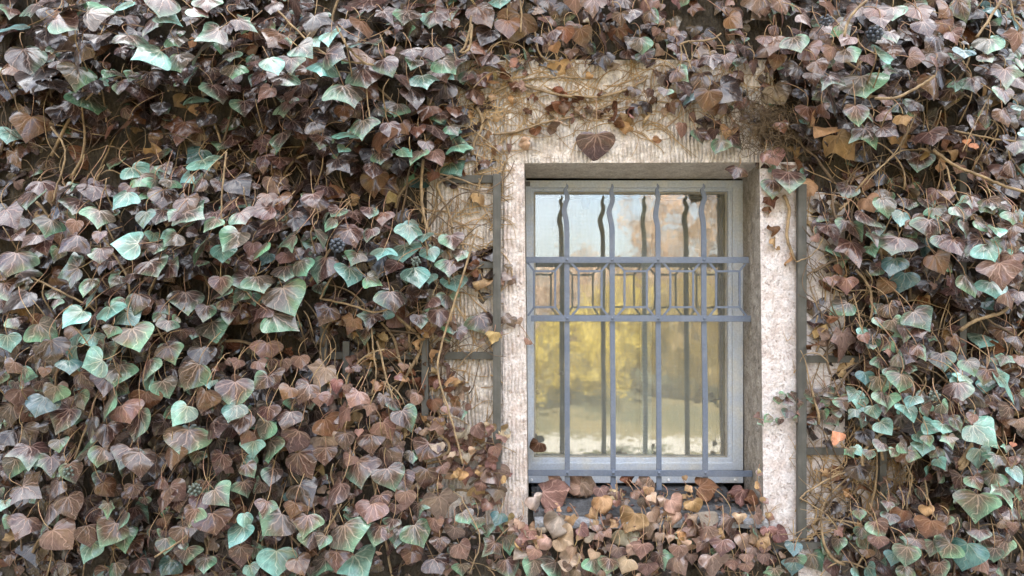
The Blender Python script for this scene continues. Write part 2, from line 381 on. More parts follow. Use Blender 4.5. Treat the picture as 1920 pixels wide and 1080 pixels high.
hand(480, 0, 2, '''150 25 100 0 p,65 20 70 0 p,250 55 55 0 p,210 85 100 0 d,410 15 120 0 p,75 140 110 -20 b,405 105 90 0 b,560 60 95 20 p,660 70 95 30 m,
735 90 60 10 b,850 50 100 20 b,945 105 80 -10 b,725 50 70 0 p,490 55 70 0 p,215 155 80 60 t,275 140 70 0 t,285 205 110 60 m,250 255 110 0 t,
175 185 100 70 g,60 235 90 20 t,95 295 100 -30 m,130 240 80 0 p,35 350 80 0 k,110 395 110 10 p,375 165 80 0 t,430 160 90 70 p,490 245 80 0 m,
405 285 110 20 m,550 300 90 20 p,345 350 115 0 g,630 300 90 30 t,690 335 95 10 d,590 355 90 0 d,715 185 60 60 m,720 245 90 40 g,585 195 60 0 p,
590 235 60 10 g,665 200 70 0 p,840 180 90 70 b,865 220 70 0 p,700 280 70 20 k,785 285 70 20 g,850 300 70 20 k,840 350 90 50 k,470 420 50 0 g,
525 410 85 10 g,400 480 90 30 g,335 505 100 -20 t,245 530 60 0 m,325 560 50 0 t,465 525 100 10 b,505 480 80 0 p,465 590 65 0 m,560 480 60 0 b,
605 490 60 0 b,735 420 70 0 b,690 440 70 0 p,740 485 60 0 g,770 555 80 30 m,560 570 60 30 t,640 550 60 0 p,680 490 90 0 p,745 625 80 30 t,
565 655 90 60 g,440 690 100 20 b,440 635 70 0 p,660 660 50 0 b,600 585 80 0 g,680 585 70 20 k,90 520 100 0 p,90 605 80 10 p,30 605 80 -20 p,
160 470 90 20 d,230 470 80 20 d,320 610 90 10 d,40 745 60 0 b,90 760 80 10 b,215 745 80 30 p,25 785 100 -60 k,45 850 100 -10 p,120 900 90 -30 g,
20 935 80 -10 g,300 795 70 0 p,375 810 70 0 p,425 790 60 0 p,475 815 65 0 b,240 885 80 20 g,275 840 70 0 g,360 885 80 0 p,425 880 70 0 m,
575 870 90 30 t,555 945 100 10 t,470 945 80 0 t,655 955 70 0 t,590 840 60 0 t,735 905 90 10 p,765 955 60 20 g,725 1000 80 0 m,350 1030 95 10 t,
250 1000 110 0 m,110 1020 90 10 g,175 1000 80 40 g,600 1030 100 10 t,440 1050 70 0 g,370 965 60 0 g,15 1060 90 0 g,510 1000 80 0 p,650 1040 60 0 t,
745 1060 80 0 t,630 890 50 0 t,260 380 90 20 d,180 420 70 0 p,330 420 60 -10 b,640 420 80 10 b,130 360 80 0 b''')
hand(0, 540, 2, '''70 40 120 0 d,40 10 100 0 p,340 30 90 0 t,405 90 105 0 t,455 60 70 0 g,490 110 80 0 t,510 50 90 0 p,700 45 110 0 m,590 110 50 0 g,
630 140 60 0 g,655 120 40 0 g,800 155 115 0 g,770 90 70 0 m,855 65 60 0 m,860 110 60 0 p,830 15 80 10 m,900 25 70 0 g,275 110 110 0 t,175 165 110 70 g,
30 205 80 20 t,265 215 110 -60 t,345 195 60 -20 t,415 160 50 0 g,410 245 60 10 g,505 185 110 30 g,350 280 90 -40 t,440 320 110 20 g,260 290 70 0 c,
190 230 100 0 d,155 250 100 0 d,95 320 50 0 g,165 315 40 0 k,40 295 60 0 k,400 355 100 0 p,550 300 90 30 m,555 350 100 10 t,620 375 80 10 g,
640 245 80 40 m,725 320 110 0 m,760 250 80 0 d,890 285 45 0 k,855 280 30 0 k,790 360 45 0 t,200 395 80 -20 g,410 430 125 -10 g,150 440 100 0 c,
305 420 70 0 g,235 490 115 0 m,40 470 90 -20 p,75 410 80 0 k,400 550 115 0 p,515 510 140 10 m,470 470 90 0 k,550 420 90 0 b,680 470 90 -10 t,
760 420 95 0 b,870 465 85 10 t,880 390 110 0 p,695 575 125 0 m,805 520 100 20 p,905 505 80 0 p,100 555 90 0 d,310 620 90 -20 g,375 630 90 10 m,
470 630 90 0 p,525 650 100 0 p,645 635 85 0 b,820 655 90 0 p,920 555 70 0 b,190 660 80 0 m,45 670 80 -40 g,110 620 100 0 p,110 760 100 -10 p,
200 755 90 -10 p,265 690 80 0 m,10 815 50 0 t,170 860 120 0 p,265 815 95 0 p,85 895 95 -20 p,225 935 105 10 k,330 920 80 0 p,405 750 70 0 b,
660 765 80 0 k,590 725 70 0 p,500 760 60 0 p,610 790 90 0 p,405 830 60 0 g,460 870 80 0 g,410 915 100 -20 m,465 935 90 0 g,330 985 90 10 t,
240 1055 60 0 p,720 855 80 0 m,755 795 80 0 p,825 780 90 30 g,665 810 60 0 p,800 880 100 10 p,890 925 105 0 t,920 865 60 0 t,685 925 80 0 p,
620 960 60 0 g,690 970 30 0 g,555 950 60 0 k,540 1035 80 20 p,625 1045 80 0 c,435 1060 80 0 g,700 1000 70 0 m,770 1035 70 0 g,900 1000 80 0 p,
940 1060 60 0 t,935 680 60 0 p,920 750 70 0 p,950 600 70 0 t,370 225 60 0 m,450 190 60 0 m,320 340 80 0 p,600 520 80 0 d,340 520 90 0 d,60 560 90 10 d''')
hand(480, 540, 2, '''115 35 125 0 g,100 120 125 20 g,20 90 80 0 p,260 100 85 -10 p,355 138 70 -10 b,430 120 70 0 p,410 175 70 0 p,510 45 100 20 m,
640 60 80 0 m,715 50 70 0 g,615 120 60 0 p,685 110 85 0 p,715 175 60 20 m,735 150 60 0 g,760 170 60 10 p,850 130 90 30 m,890 185 50 0 y,40 235 85 10 k,
165 278 60 10 k,105 285 50 0 k,15 290 50 0 k,245 330 100 20 n,300 365 55 0 k,343 375 35 0 k,65 345 75 0 p,180 390 95 0 p,115 390 60 0 b,25 350 70 0 p,
370 410 75 -10 k,240 415 60 0 k,275 420 50 0 k,325 480 90 0 k,275 520 95 20 b,115 490 85 -10 p,45 470 70 0 p,35 525 80 10 g,50 610 105 0 g,
145 565 95 10 p,260 590 95 0 n,335 570 70 10 p,260 625 70 0 p,350 645 50 0 k,175 655 115 10 p,425 455 45 0 k,475 420 50 0 p,520 440 55 0 m,
600 415 50 0 k,565 490 100 0 m,490 530 85 10 k,430 580 90 -20 p,500 560 80 0 p,500 615 95 20 k,548 587 30 0 k,585 630 50 0 g,635 610 90 0 p,
635 710 85 0 p,505 710 100 10 m,550 720 80 30 m,385 690 115 0 p,295 770 120 0 p,180 770 110 0 d,140 830 65 0 b,35 825 70 0 m,60 700 70 0 p,
65 880 120 -30 g,185 885 90 0 m,430 840 95 0 k,475 800 70 0 p,525 830 50 0 k,605 830 60 0 m,690 820 110 0 n,560 790 70 0 k,340 930 125 20 g,
250 950 60 0 g,210 945 80 0 p,75 1030 120 -20 t,165 1040 80 0 b,240 1045 90 0 g,385 1040 120 10 t,300 1020 80 0 p,455 920 80 0 m,530 930 75 0 g,
610 925 110 10 g,505 885 55 0 m,575 1010 60 0 k,670 885 60 0 k,690 960 60 0 p,775 985 80 0 k,770 1055 50 0 g,680 1040 80 0 p,740 920 60 0 k,
865 910 50 0 g,830 880 50 0 g,785 860 60 0 g,895 710 90 0 n,905 775 50 0 n,765 700 45 0 y,705 680 45 0 k,790 640 50 0 y,840 640 35 0 k,730 515 30 0 k,
655 490 22 0 k,690 495 25 0 k,665 440 60 0 b,715 455 35 0 k,745 460 35 0 b,770 475 35 0 m,795 445 30 0 k,860 590 60 20 k,900 610 50 0 k,820 580 60 -20 y,
870 640 50 30 k,640 160 60 0 b''')
hand(840, 0, 3.177, '''205 80 150 0 b,30 75 80 0 k,35 150 70 10 b,405 155 200 -10 b,405 375 130 -10 m,180 285 120 60 b,240 345 90 0 p,930 255 140 0 k,
935 360 120 0 d,310 10 110 0 t,760 20 120 0 k,865 30 130 0 k,1090 85 120 0 p,1225 95 100 30 m,1155 265 120 -10 g,1090 320 90 0 p,1180 345 100 30 m,
1330 185 60 0 k,1705 125 110 10 b,1570 360 120 0 p,1655 360 110 0 p,1765 300 100 0 p,1825 395 90 20 k,1390 440 110 30 m,1510 480 140 20 p,
1490 380 70 0 p,1680 540 180 20 d,1545 590 130 0 b,1310 480 100 0 d,1415 520 120 0 p,200 480 110 20 k,100 460 90 0 m,185 560 120 50 k,45 380 90 0 m,
880 865 170 0 p,1395 765 90 0 k,1500 810 110 0 m,1580 800 80 0 p,1610 870 100 0 g,1715 840 110 0 m,1670 790 90 0 y,1720 1025 90 10 p,1105 550 70 0 p,
1205 550 60 0 p,1295 550 70 0 m,1190 640 90 0 d,1100 660 80 0 d,280 885 70 0 b,220 970 70 0 b,370 885 60 0 k,45 1000 110 50 t,70 880 130 10 t,
30 790 80 0 t,40 670 80 0 b,1430 585 90 0 c,1885 245 70 0 k,1890 70 60 0 k,700 200 100 0 b,800 215 120 0 b,630 200 80 0 p,560 240 70 0 p,
230 210 130 0 d,860 90 110 0 d,1030 110 90 0 p,1330 640 80 0 b,640 290 70 0 y,850 290 70 20 m,1180 30 120 10 k,1060 20 110 -10 p,600 30 80 0 p,
1360 290 70 0 p,990 60 60 0 p,480 230 60 0 d,1880 940 60 0 k''')
hand(1400, 0, 2.7, '''185 30 100 0 k,65 20 120 0 k,180 100 75 0 k,140 155 70 0 k,300 98 90 0 k,130 215 130 -10 b,255 220 115 -10 g,325 265 100 20 k,
150 310 85 0 b,395 170 115 0 k,490 150 90 0 g,645 75 90 0 k,505 205 80 0 k,525 275 110 10 g,425 265 80 0 k,365 335 90 0 b,250 365 110 0 d,
340 395 80 0 b,450 395 100 30 p,620 300 90 0 k,700 280 120 40 t,590 430 170 10 g,165 475 135 0 n,425 500 140 0 m,685 110 80 0 p,740 180 90 10 m,
880 70 115 0 b,1005 55 90 0 b,1090 35 120 20 m,905 140 120 0 p,945 205 130 -40 p,1050 185 80 0 k,855 290 80 30 k,965 320 80 0 k,960 440 145 0 b,
1060 430 70 0 t,1150 420 100 0 m,1225 225 110 20 g,1280 190 80 0 t,1370 200 100 0 k,1370 270 80 0 g,1310 385 120 10 m,1380 415 80 0 p,
1300 480 110 10 m,1380 545 60 0 t,1310 590 110 0 b,1220 290 80 0 m,1100 270 90 0 c,560 580 130 0 p,700 585 70 0 k,620 680 120 20 m,720 660 100 10 p,
800 600 70 0 y,315 570 100 0 b,380 550 60 0 b,355 650 135 0 y,490 735 165 0 y,145 795 100 0 k,275 650 80 0 d,215 905 130 0 p,130 945 100 0 p,
305 950 110 0 y,930 695 140 10 p,1040 700 90 0 d,870 815 125 20 m,1115 718 30 0 o,1155 738 45 0 o,1075 855 60 0 k,1150 885 70 0 k,1215 890 70 0 k,
1290 870 90 0 k,1350 850 110 0 p,860 970 100 0 k,950 985 75 0 k,1145 1020 100 0 m,1240 1030 90 0 m,510 965 90 0 p,600 930 80 0 b,380 1050 100 0 d,
720 1000 90 0 g,800 830 90 0 d,1020 985 60 0 k,1270 60 80 0 c,1360 110 90 0 c,420 40 100 0 b,540 60 90 0 p,740 60 100 0 p,700 210 80 0 k,
1000 130 90 0 b,300 480 90 0 d,640 610 70 0 p,180 640 70 0 b,1360 740 90 0 p''')
hand(1400, 360, 2.7, '''915 60 80 0 m,955 105 80 0 g,860 165 100 0 p,700 60 110 0 g,620 130 140 0 m,620 55 100 0 y,785 130 90 0 t,930 180 130 0 m,
490 170 80 0 m,430 200 120 0 p,555 200 110 0 m,645 235 85 0 g,545 300 145 10 p,755 265 130 0 p,1080 95 90 0 g,1235 70 100 0 m,1320 85 110 0 g,
1385 120 60 0 t,1350 130 80 0 g,1110 185 95 0 m,1190 165 90 0 g,1270 200 80 0 t,1155 265 125 0 m,1235 300 120 10 t,1345 190 90 0 p,1310 255 80 0 m,
1060 275 110 0 p,990 250 90 0 m,970 360 125 0 b,1050 470 100 0 p,1135 470 140 0 g,1245 490 125 0 t,1290 410 150 0 k,1330 540 110 0 k,930 480 100 0 d,
785 450 120 0 c,700 480 90 0 b,505 470 90 0 k,430 450 60 0 k,475 580 120 0 g,490 770 150 0 n,355 235 50 0 k,660 585 60 0 g,735 600 90 0 p,
760 565 40 0 k,755 675 90 0 g,880 640 130 0 g,800 720 90 0 m,870 700 100 0 p,600 740 60 0 k,585 710 60 0 t,780 850 95 0 g,885 805 90 0 m,
725 815 40 0 k,640 785 30 0 g,690 870 90 0 m,740 910 80 0 g,780 960 110 10 g,670 970 100 10 g,600 940 80 0 c,700 1050 110 0 m,830 1060 80 0 t,
1195 740 140 -60 t,1055 760 70 0 b,995 855 115 0 g,1130 880 90 0 g,1100 950 90 0 t,1080 1000 110 0 p,1310 975 160 0 t,1210 930 90 0 p,1300 850 60 0 g,
1370 760 90 0 p,1300 720 100 0 p,740 370 100 0 c,470 390 60 0 b,685 660 80 0 p,1380 850 70 0 b,1340 350 90 0 k,1120 100 70 0 p,820 60 80 0 p''')
hand(1400, 700, 2.842, '''450 105 80 0 g,340 110 60 0 m,385 145 60 0 m,510 155 80 40 m,570 110 90 0 t,600 145 80 0 t,745 155 120 0 g,
600 210 80 20 t,630 240 80 0 m,680 200 75 0 t,865 205 120 0 t,735 285 90 0 t,955 200 80 0 m,1055 185 80 0 g,980 280 100 0 t,1045 290 90 0 t,
1120 270 90 0 g,1205 240 65 0 k,1260 320 170 60 t,1245 450 130 10 t,970 355 60 0 g,920 345 70 0 t,1085 360 70 0 g,635 340 90 0 d,1160 40 90 0 t,
1455 270 70 0 k,1420 380 30 0 o,1385 400 40 0 g,1440 460 50 0 k,1040 545 90 -10 m,965 520 60 0 t,1035 480 70 0 t,1225 580 90 0 m,1310 570 100 0 g,
1330 460 90 0 g,1430 530 100 0 t,1130 570 90 0 p,1225 705 165 0 g,1320 730 110 0 m,1380 650 120 20 g,600 530 100 0 d,440 380 60 0 d,755 705 60 0 m,
700 825 100 20 m,765 775 80 0 m,820 760 90 0 b,700 745 40 0 k,600 755 60 0 g,970 825 120 0 b,960 735 70 0 y,1070 785 60 0 m,485 915 90 0 g,
610 850 75 0 g,620 895 80 0 g,495 850 50 0 k,885 910 85 0 m,990 930 90 0 g,1065 940 110 0 g,1165 960 150 0 c,850 965 110 0 g,780 985 80 0 c,
370 1000 110 0 g,265 1015 100 0 g,470 1040 110 0 k,590 1060 80 0 t,960 1010 90 0 m,1040 1050 110 0 m,1265 1025 90 0 k,1190 820 70 0 d,
1240 860 80 0 m,1375 925 110 0 m,1320 960 80 0 g,1410 870 60 0 p,1420 815 50 0 k,1380 800 60 0 k,660 1060 90 0 t,850 1060 90 0 g,1360 1060 60 0 g,
1060 870 100 0 m,700 900 80 0 k,640 960 60 0 b,1450 760 80 0 p,1460 640 60 0 m,1130 480 60 0 p''')
hand(900, 860, 3.2, '''80 100 170 20 n,95 200 100 0 n,35 280 70 0 k,105 360 90 0 c,150 395 90 0 m,15 430 50 0 g,60 535 115 0 m,165 515 120 10 g,
315 655 120 0 g,445 655 140 0 g,170 650 120 0 m,320 570 80 0 k,230 400 70 0 k,690 640 110 0 g,770 640 110 0 m,870 640 110 0 k,1085 610 100 0 m,
1000 660 110 0 k,820 565 90 0 k,970 550 110 0 k,900 555 80 0 k,1045 345 100 10 k,1010 420 100 0 k,1355 450 120 0 k,1500 405 150 10 k,
1200 640 140 0 n,1395 640 150 0 k,1450 530 110 0 k,1575 490 100 0 n,1660 370 70 0 k,1665 440 80 0 g,1325 520 80 0 k,1525 640 80 0 k,1130 405 70 0 k,
1100 260 70 0 k,1035 235 60 0 k,990 260 80 0 k,680 580 70 0 k,560 560 80 0 k,770 450 60 0 k,710 420 60 0 k,720 470 60 0 k,1220 460 90 0 k,
1140 480 60 0 k,1190 560 100 0 k,1705 540 70 0 k,1700 600 80 0 k,1630 560 80 0 k,1880 650 90 0 c,1880 540 90 0 c,1600 655 70 0 k,1770 690 80 0 g,
600 655 60 0 n,560 690 80 0 k,640 690 60 0 k,830 220 60 0 k,820 270 50 0 k,780 210 40 0 k,930 220 60 0 k,870 270 50 0 k,1260 370 70 0 k,
1080 470 60 0 n,1085 540 80 0 n,1270 600 70 0 n,520 650 60 0 n,1740 500 50 0 k,1600 600 70 0 k,690 390 50 0 k,800 400 50 0 y,1290 440 60 0 k''')

# ------------------------------------------------------------------ ivy surface: how far the foliage stands out from the wall
MOUNDS = [(200,50,430,130,.20),(640,110,300,110,.19),(690,250,230,80,.13),(330,440,390,140,.19),(720,500,190,120,.14),(150,640,270,150,.20),
 (480,570,150,70,.13),(330,790,300,200,.17),(620,770,230,150,.12),(520,970,320,130,.16),(110,930,210,120,.12),(840,960,120,120,.10),
 (1720,90,260,120,.17),(1640,210,130,90,.13),(1620,450,120,80,.11),(1850,460,130,130,.15),(1700,660,130,90,.11),(1800,770,200,110,.17),
 (1860,230,90,110,.13),(1750,1010,230,90,.12),(1870,900,90,110,.13),(1320,140,110,70,.08),(1200,30,200,60,.09),(1200,1050,300,80,.08),(1500,60,110,90,.12)]
def depth(px, py):
    d = 0.025
    for x, y, rx, ry, h in MOUNDS:
        q = ((px-x)/rx)**2 + ((py-y)/ry)**2
        if q < 1: d = max(d, .03 + h*math.sqrt(1-q)*.95)
    e = 1.0
    if 700 < px < 960: e = max(.25, (960-px)/260)
    if 1480 < px < 1700 and py > 250: e = max(.35, (px-1480)/220)
    if 960 <= px <= 1480: e = .7
    return d*e
GAPS = [(150,300,190,45),(360,285,140,40),(700,370,120,55),(330,530,110,35),(600,645,120,45),(110,1020,130,25),(520,345,60,50),(30,340,60,30),
 (790,400,70,70),(820,650,60,70),(470,650,60,40),(300,880,60,50),(745,690,60,60),(560,880,40,40),(930,110,60,40),
 (1740,270,110,70),(1620,870,110,80),(1560,640,45,110),(1790,340,90,50),(1700,570,50,50),(1880,620,60,40),(1560,560,40,60),(1600,960,80,40),(1850,860,50,50)]
def gapf(px, py):
    g = 0
    for x, y, rx, ry in GAPS:
        q = ((px-x)/rx)**2 + ((py-y)/ry)**2
        if q < 1.4: g = max(g, min(1, 1.4-q))
    return g
def edge_left(y):
    return float(np.interp(y, [-80, 110, 200, 310, 340, 430, 470, 560, 640, 680, 760, 800, 860, 1150], [900, 890, 860, 850, 780, 770, 840, 850, 800, 770, 780, 900, 930, 930]))
def region(px, py):
    """which ivy grows at this place of the wall, or None where the wall shows"""
    if px < edge_left(py): return 'A'
    if py > 985 and 930 <= px < 1480: return 'D'
    if px > 1530 + 20*math.sin(py*.03) : return 'C'
    if px > 1440 and py < 330: return 'C'
    if 1240 + max(0, py-120)*.5 < px <= 1440 and py < 270 and rng.random() < .8: return 'B'
    if py < 125 and rng.random() < (.97 if px < 1250 else .7): return 'B'
    return None
def hand_region(px, py):
    if py > 855 and 925 <= px < 1480: return 'D'
    if px < 925 and not (py < 130 and px > 900): return 'A'
    if px > 1440: return 'C'
    return 'B'

IVY = {}
for k, x, lab in (('A', 500, 'large dark purple and green ivy covering the wall beside the narrow grooved jamb'),
                  ('B', 1200, 'thin ivy with bare rootlets hanging over the stone lintel above the window'),
                  ('C', 1740, 'ivy with purple and teal-sheened leaves covering the wall beside the mottled jamb and taller trellis'),
                  ('D', 1200, 'low ivy with small pinkish brown leaves growing up below the slate sill')):
    IVY[k] = empty('ivy_plant', (P(x, 540)[0], 0, GROUND), lab, 'ivy', 'ivy plants climbing the wall')
FOL = {k: MB() for k in IVY}; DRY = {k: MB() for k in IVY}; PET = {k: MB() for k in IVY}; STEM = {k: MB() for k in IVY}; WOOD = {k: MB() for k in IVY}

def petiole(mb, p, T, Nn, ln, rad=.0011):
    q = np.array(p); back = np.array((rng.normal(0, .35), rng.uniform(.35, .9), rng.uniform(.1, .8))); back /= np.linalg.norm(back)
    a = q; b = q - T*ln*.35 + Nn*ln*.10; c = b - T*ln*.25 + back*ln*.35; d = c + back*ln*.5
    d[1] = min(d[1], -.004)
    mb.tube(catmull([a, b, c, d], 3), np.linspace(rad*.9, rad*1.15, 10), 4)

def tilt_for(px, py, w):
    base = 31 if py < 620 else 22
    if px < 900 and py < 560: base = 35
    if px > 1440: base = 28
    if 930 < px < 1440 and py < 330: base = 14
    if py > 850: base = 24
    return base

SINGLES = {k: [] for k in IVY}
hand_sorted = sorted(HAND, key=lambda e: -e[2])
limit = {'A': 100, 'B': 60, 'C': 100, 'D': 60}
for px, py, wpx, ang, code in hand_sorted:
    rg = hand_region(px, py)
    if code == 'p' and rg in 'AC' and rng.random() < .35: code = 'm'
    d = depth(px, py) + rng.uniform(-.012, .040) + .010
    tl = tilt_for(px, py, wpx)
    if code in 'tc': tl += 7
    if code in 'bkyn': tl -= 12
    tl = float(np.clip(rng.normal(tl, 11), -8, 74))
    ang2 = ang + rng.normal(0, 20); yaw = rng.normal(0, 25)
    var = None
    if abs(px-1117) < 3 and abs(py-272) < 4: ang2, yaw, tl, var, d, size = 2, 4, -14, 0, .03, .088
    size = wpx*1.10*PX*(D-d)/D
    cr = .5 if code in 'yw' else 0
    if rg == 'D' and code in 'kn':
        cr = rng.choice((0, 0, .25, .5)); code = rng.choice(list('kkkhn')) if code == 'k' else code
    single = len(SINGLES[rg]) < limit[rg]
    mb = MB() if single else (DRY if code in 'ywo' else FOL)[rg]
    p, T, Nn = leaf(mb, P(px, py, -d), size, ang2, tl, yaw, code, cr, var, arch=.05 if var == 0 else None)
    if single: SINGLES[rg].append((mb, p, code))
    petiole(PET[rg], p, T, Nn, size*rng.uniform(.8, 1.5))

# the leaves behind and between; deeper layers take darker colours in place of shade
count = 0
def fill(n, lay):
    global count
    for _ in range(n):
        px, py = rng.uniform(-70, 1990), rng.uniform(-70, 1150)
        rg = region(px, py)
        if rg is None:
            if lay == 'front' or px > 925 or px > edge_left(py)+75 or rng.random() > .45: continue
            rg = 'A'
        g = gapf(px, py); d0 = depth(px, py)
        if lay == 'front':
            if rng.random() < g*.8: continue
            d = d0*rng.uniform(.60, .95); code = rng.choice(list('ppmmgdtkb'), p=(.24,.12,.2,.06,.10,.14,.05,.05,.04))
        elif lay == 'mid':
            if rng.random() < g*.55: continue
            d = d0*rng.uniform(.22, .58); code = rng.choice(list('pdbmnc'), p=(.24,.60,.05,.06,.02,.03))
        else:
            d = d0*rng.uniform(.03, .25) + .004; code = rng.choice(list('dbpyn'), p=(.66,.15,.12,.04,.03))
        small = rg == 'D' or (rg == 'B') or (px > 600 and px < 930 and py > 620)
        if small and lay != 'front' : code = rng.choice(list('kndbpm'), p=(.14,.14,.42,.1,.14,.06))
        if small and lay == 'front': code = rng.choice(list('khpmgn'), p=(.3,.2,.17,.13,.08,.12))
        if rg == 'B' : d = min(d, .06)
        sz = (rng.uniform(.022, .062) if lay == 'front' else rng.uniform(.034, .078))*((.85 if rg == 'B' else 0.62) if small else 1)*(1.0 if lay != 'front' else .86)
        tl = tilt_for(px, py, 0)*(1.0 if lay == 'front' else .8)
        tl = float(np.clip(rng.normal(tl, 16), -20, 78))
        p, T, Nn = leaf((DRY if code in 'y' else FOL)[rg], P(px, py, -d), sz, rng.normal(0, 38), tl, rng.normal(0, 24), code, .5 if code == 'y' else 0)
        if lay != 'back' and rng.random() < .5: petiole(PET[rg], p, T, Nn, sz*1.2)
        count += 1
fill(1900, 'front'); fill(1700, 'mid'); fill(2300, 'back')

# extra growth above the frame: it shades the upper edge
for _ in range(420):
    px, py = rng.uniform(-150, 2080), rng.uniform(-620, -60)
    rg = 'A' if px < 900 else 'B' if px < 1440 else 'C'
    leaf(FOL[rg], P(px, py, -rng.uniform(.02, .19)), rng.uniform(.06, .09), rng.normal(0, 30), rng.normal(35, 15), rng.normal(0, 20), rng.choice(list('pdmg')))

# ------------------------------------------------------------------ stems
def walk(px, py, y, ang, ln, wob, r0, r1, mb, sides=5, step=.03, keep=None, mi=0):
    p = P(px, py, y); a = R(ang); pts = [p.copy()]; n = max(3, int(ln/step)); da = 0
    for i in range(n):
        da = da*.7 + rng.normal(0, wob); a += da
        p = p + step*np.array((math.sin(a), rng.normal(0, .12), math.cos(a)))
        p[1] = min(-.003, p[1]*.97 + rng.normal(0, .0015)) if keep is None else min(-.0015, keep + rng.normal(0, .0008))
        kk = D/(D+p[1]); qx, qy = 960+p[0]/PX*kk, HZ-(p[2]-ZC)/PX*kk
        if (968 < qx < 1440 and 296 < qy < 985) or (1440 <= qx < 1494 and 296 < qy < 985 and ln > .06): break
        pts.append(p.copy())
    if len(pts) < 3: return pts
    mb.tube(catmull(pts, 2), np.linspace(r0, r1, (len(pts)-1)*2+1), sides, mi)
    return pts
# woody climbers near the wall, thin whips in front of them
for _ in range(150):
    px = rng.uniform(-40, 880); py = rng.uniform(60, 1150)
    if px > edge_left(py) + 40: continue
    walk(px, py, -rng.uniform(.005, .05), rng.normal(0, 45), rng.uniform(.15, .5), .16, rng.uniform(.0018, .0055), .0012, WOOD['A'] if rng.random() < .6 else STEM['A'])
for x, y, rx, ry in GAPS:
    k = 'A' if x < 930 else 'C'
    for _ in range(int(rx*ry/360)):
        px, py = x+rng.uniform(-1, 1)*rx, y+rng.uniform(-1, 1)*ry+20
        walk(px, py, -rng.uniform(.004, .07), rng.normal(0, 40), rng.uniform(.07, .24), .2, rng.uniform(.0009, .0026), .0008, STEM[k] if rng.random() < .3 else WOOD[k], 4, .02)  # deep stems mostly in the dark bark, standing in for shade in the gaps
for _ in range(130):
    px = rng.uniform(1525, 1960); py = rng.uniform(100, 1150)
    walk(px, py, -rng.uniform(.005, .06), rng.normal(0, 40), rng.uniform(.12, .45), .16, rng.uniform(.0018, .005), .0012, WOOD['C'] if rng.random() < .55 else STEM['C'])
for _ in range(60):
    px = rng.uniform(930, 1500); py = rng.uniform(1000, 1120)
    walk(px, py, -rng.uniform(.005, .05), rng.normal(0, 60), rng.uniform(.06, .15), .2, .0014, .0009, STEM['D'], 4, .02)
# short shoot tips standing out of the leaves
for _ in range(70):
    px, py = (rng.uniform(0, 900), rng.uniform(60, 900)) if rng.random() < .65 else (rng.uniform(1560, 1900), rng.uniform(40, 1000))
    k = 'A' if px < 930 else 'C'
    if px > edge_left(py) and k == 'A': continue
    d = depth(px, py) + .02
    a = P(px, py, -d); up = np.array((rng.normal(0, .4), -rng.uniform(0, .5), 1))
    STEM[k].tube(catmull([a-np.array((0, -.05, .05)), a, a+up*rng.uniform(.015, .035)], 3), np.linspace(.0022, .0012, 7), 5)
def vine(k, pts, r0, r1=None, y=-.02, mb=None, arch=0.0):
    r1 = r0*.8 if r1 is None else r1
    q = []
    for i, e in enumerate(pts):
        yy = e[2] if len(e) > 2 else y
        q.append(P(e[0], e[1], yy))
    r0 *= .85; r1 *= .85
    c = catmull(q, 5); c += rng.normal(0, .0007, c.shape)
    m_ = MB(); m_.tube(c, np.linspace(r0, r1, len(c)), 7); m_.build('stem', M_STEM, IVY[k], smooth=True, origin=c[0])
# the vines one can follow in the photo
vine('A', [(185,430),(205,465),(238,520),(243,590),(225,640),(190,720),(165,790),(140,860)], .0035, .003, -.13)
vine('A', [(95,238),(118,270),(122,300),(108,345),(98,380)], .003, .0025, -.14)
vine('A', [(310,475),(285,540),(250,610),(235,660)], .004, .003, -.09)
vine('A', [(320,440),(300,500),(275,560),(272,580)], .0028, .002, -.10)
vine('A', [(634,440),(600,500),(560,560),(543,610)], .0045, .004, -.08)
vine('A', [(895,430),(855,560),(830,640),(822,700),(850,800),(868,870)], .0035, .003, -.15)
vine('A', [(425,285),(418,345),(415,400),(424,435)], .003, .0026, -.19)
vine('A', [(793,300),(790,350),(794,400),(808,450)], .0052, .005, -.07)
vine('A', [(848,330),(820,345),(828,370),(842,400),(850,440)], .0055, .004, -.03)
vine('A', [(700,240),(690,200),(686,150)], .002, .002, -.19)
vine('A', [(600,560),(650,570),(700,585),(735,578)], .0035, .003, -.10)
vine('A', [(645,745),(655,700),(690,665),(720,655)], .0035, .0025, -.09)
vine('A', [(696,612),(700,660),(705,700),(697,740)], .0026, .0024, -.10)
vine('A', [(707,640),(718,680),(724,710),(738,750),(750,780)], .0036, .003, -.09)
vine('A', [(720,715),(745,735),(760,760)], .0028, .002, -.08)
vine('A', [(640,795),(655,775),(700,760)], .0022, .002, -.08)
vine('A', [(640,495),(612,535),(600,560)], .003, .003, -.12)
vine('A', [(60,520),(110,545),(160,570),(200,600)], .0035, .003, -.14)
vine('A', [(520,20),(560,60),(600,95),(650,115),(700,120)], .0032, .0028, -.21)
vine('A', [(632,50),(650,85),(680,115),(700,122)], .0035, .003, -.23)
vine('A', [(885,45),(880,90),(865,100)], .0042, .0038, -.12)
vine('A', [(640,945),(620,980),(600,1005)], .003, .0028, -.17)
vine('A', [(350,1005),(330,1020),(290,1045)], .003, .003, -.18)
vine('A', [(880,1075),(900,1010),(868,940),(850,920)], .0022, .0018, -.10)
vine('A', [(800,795),(820,810),(840,830),(838,850),(800,860)], .006, .005, -.04)
vine('A', [(800,870),(840,860),(870,840),(900,835)], .0045, .004, -.03)
vine('A', [(865,400),(895,350),(905,330)], .002, .002, -.02)
vine('A', [(898,335),(899,345),(897,368)], .002, .002, -.04)
vine('A', [(740,590),(790,640),(770,690),(740,740)], .006, .005, -.03)
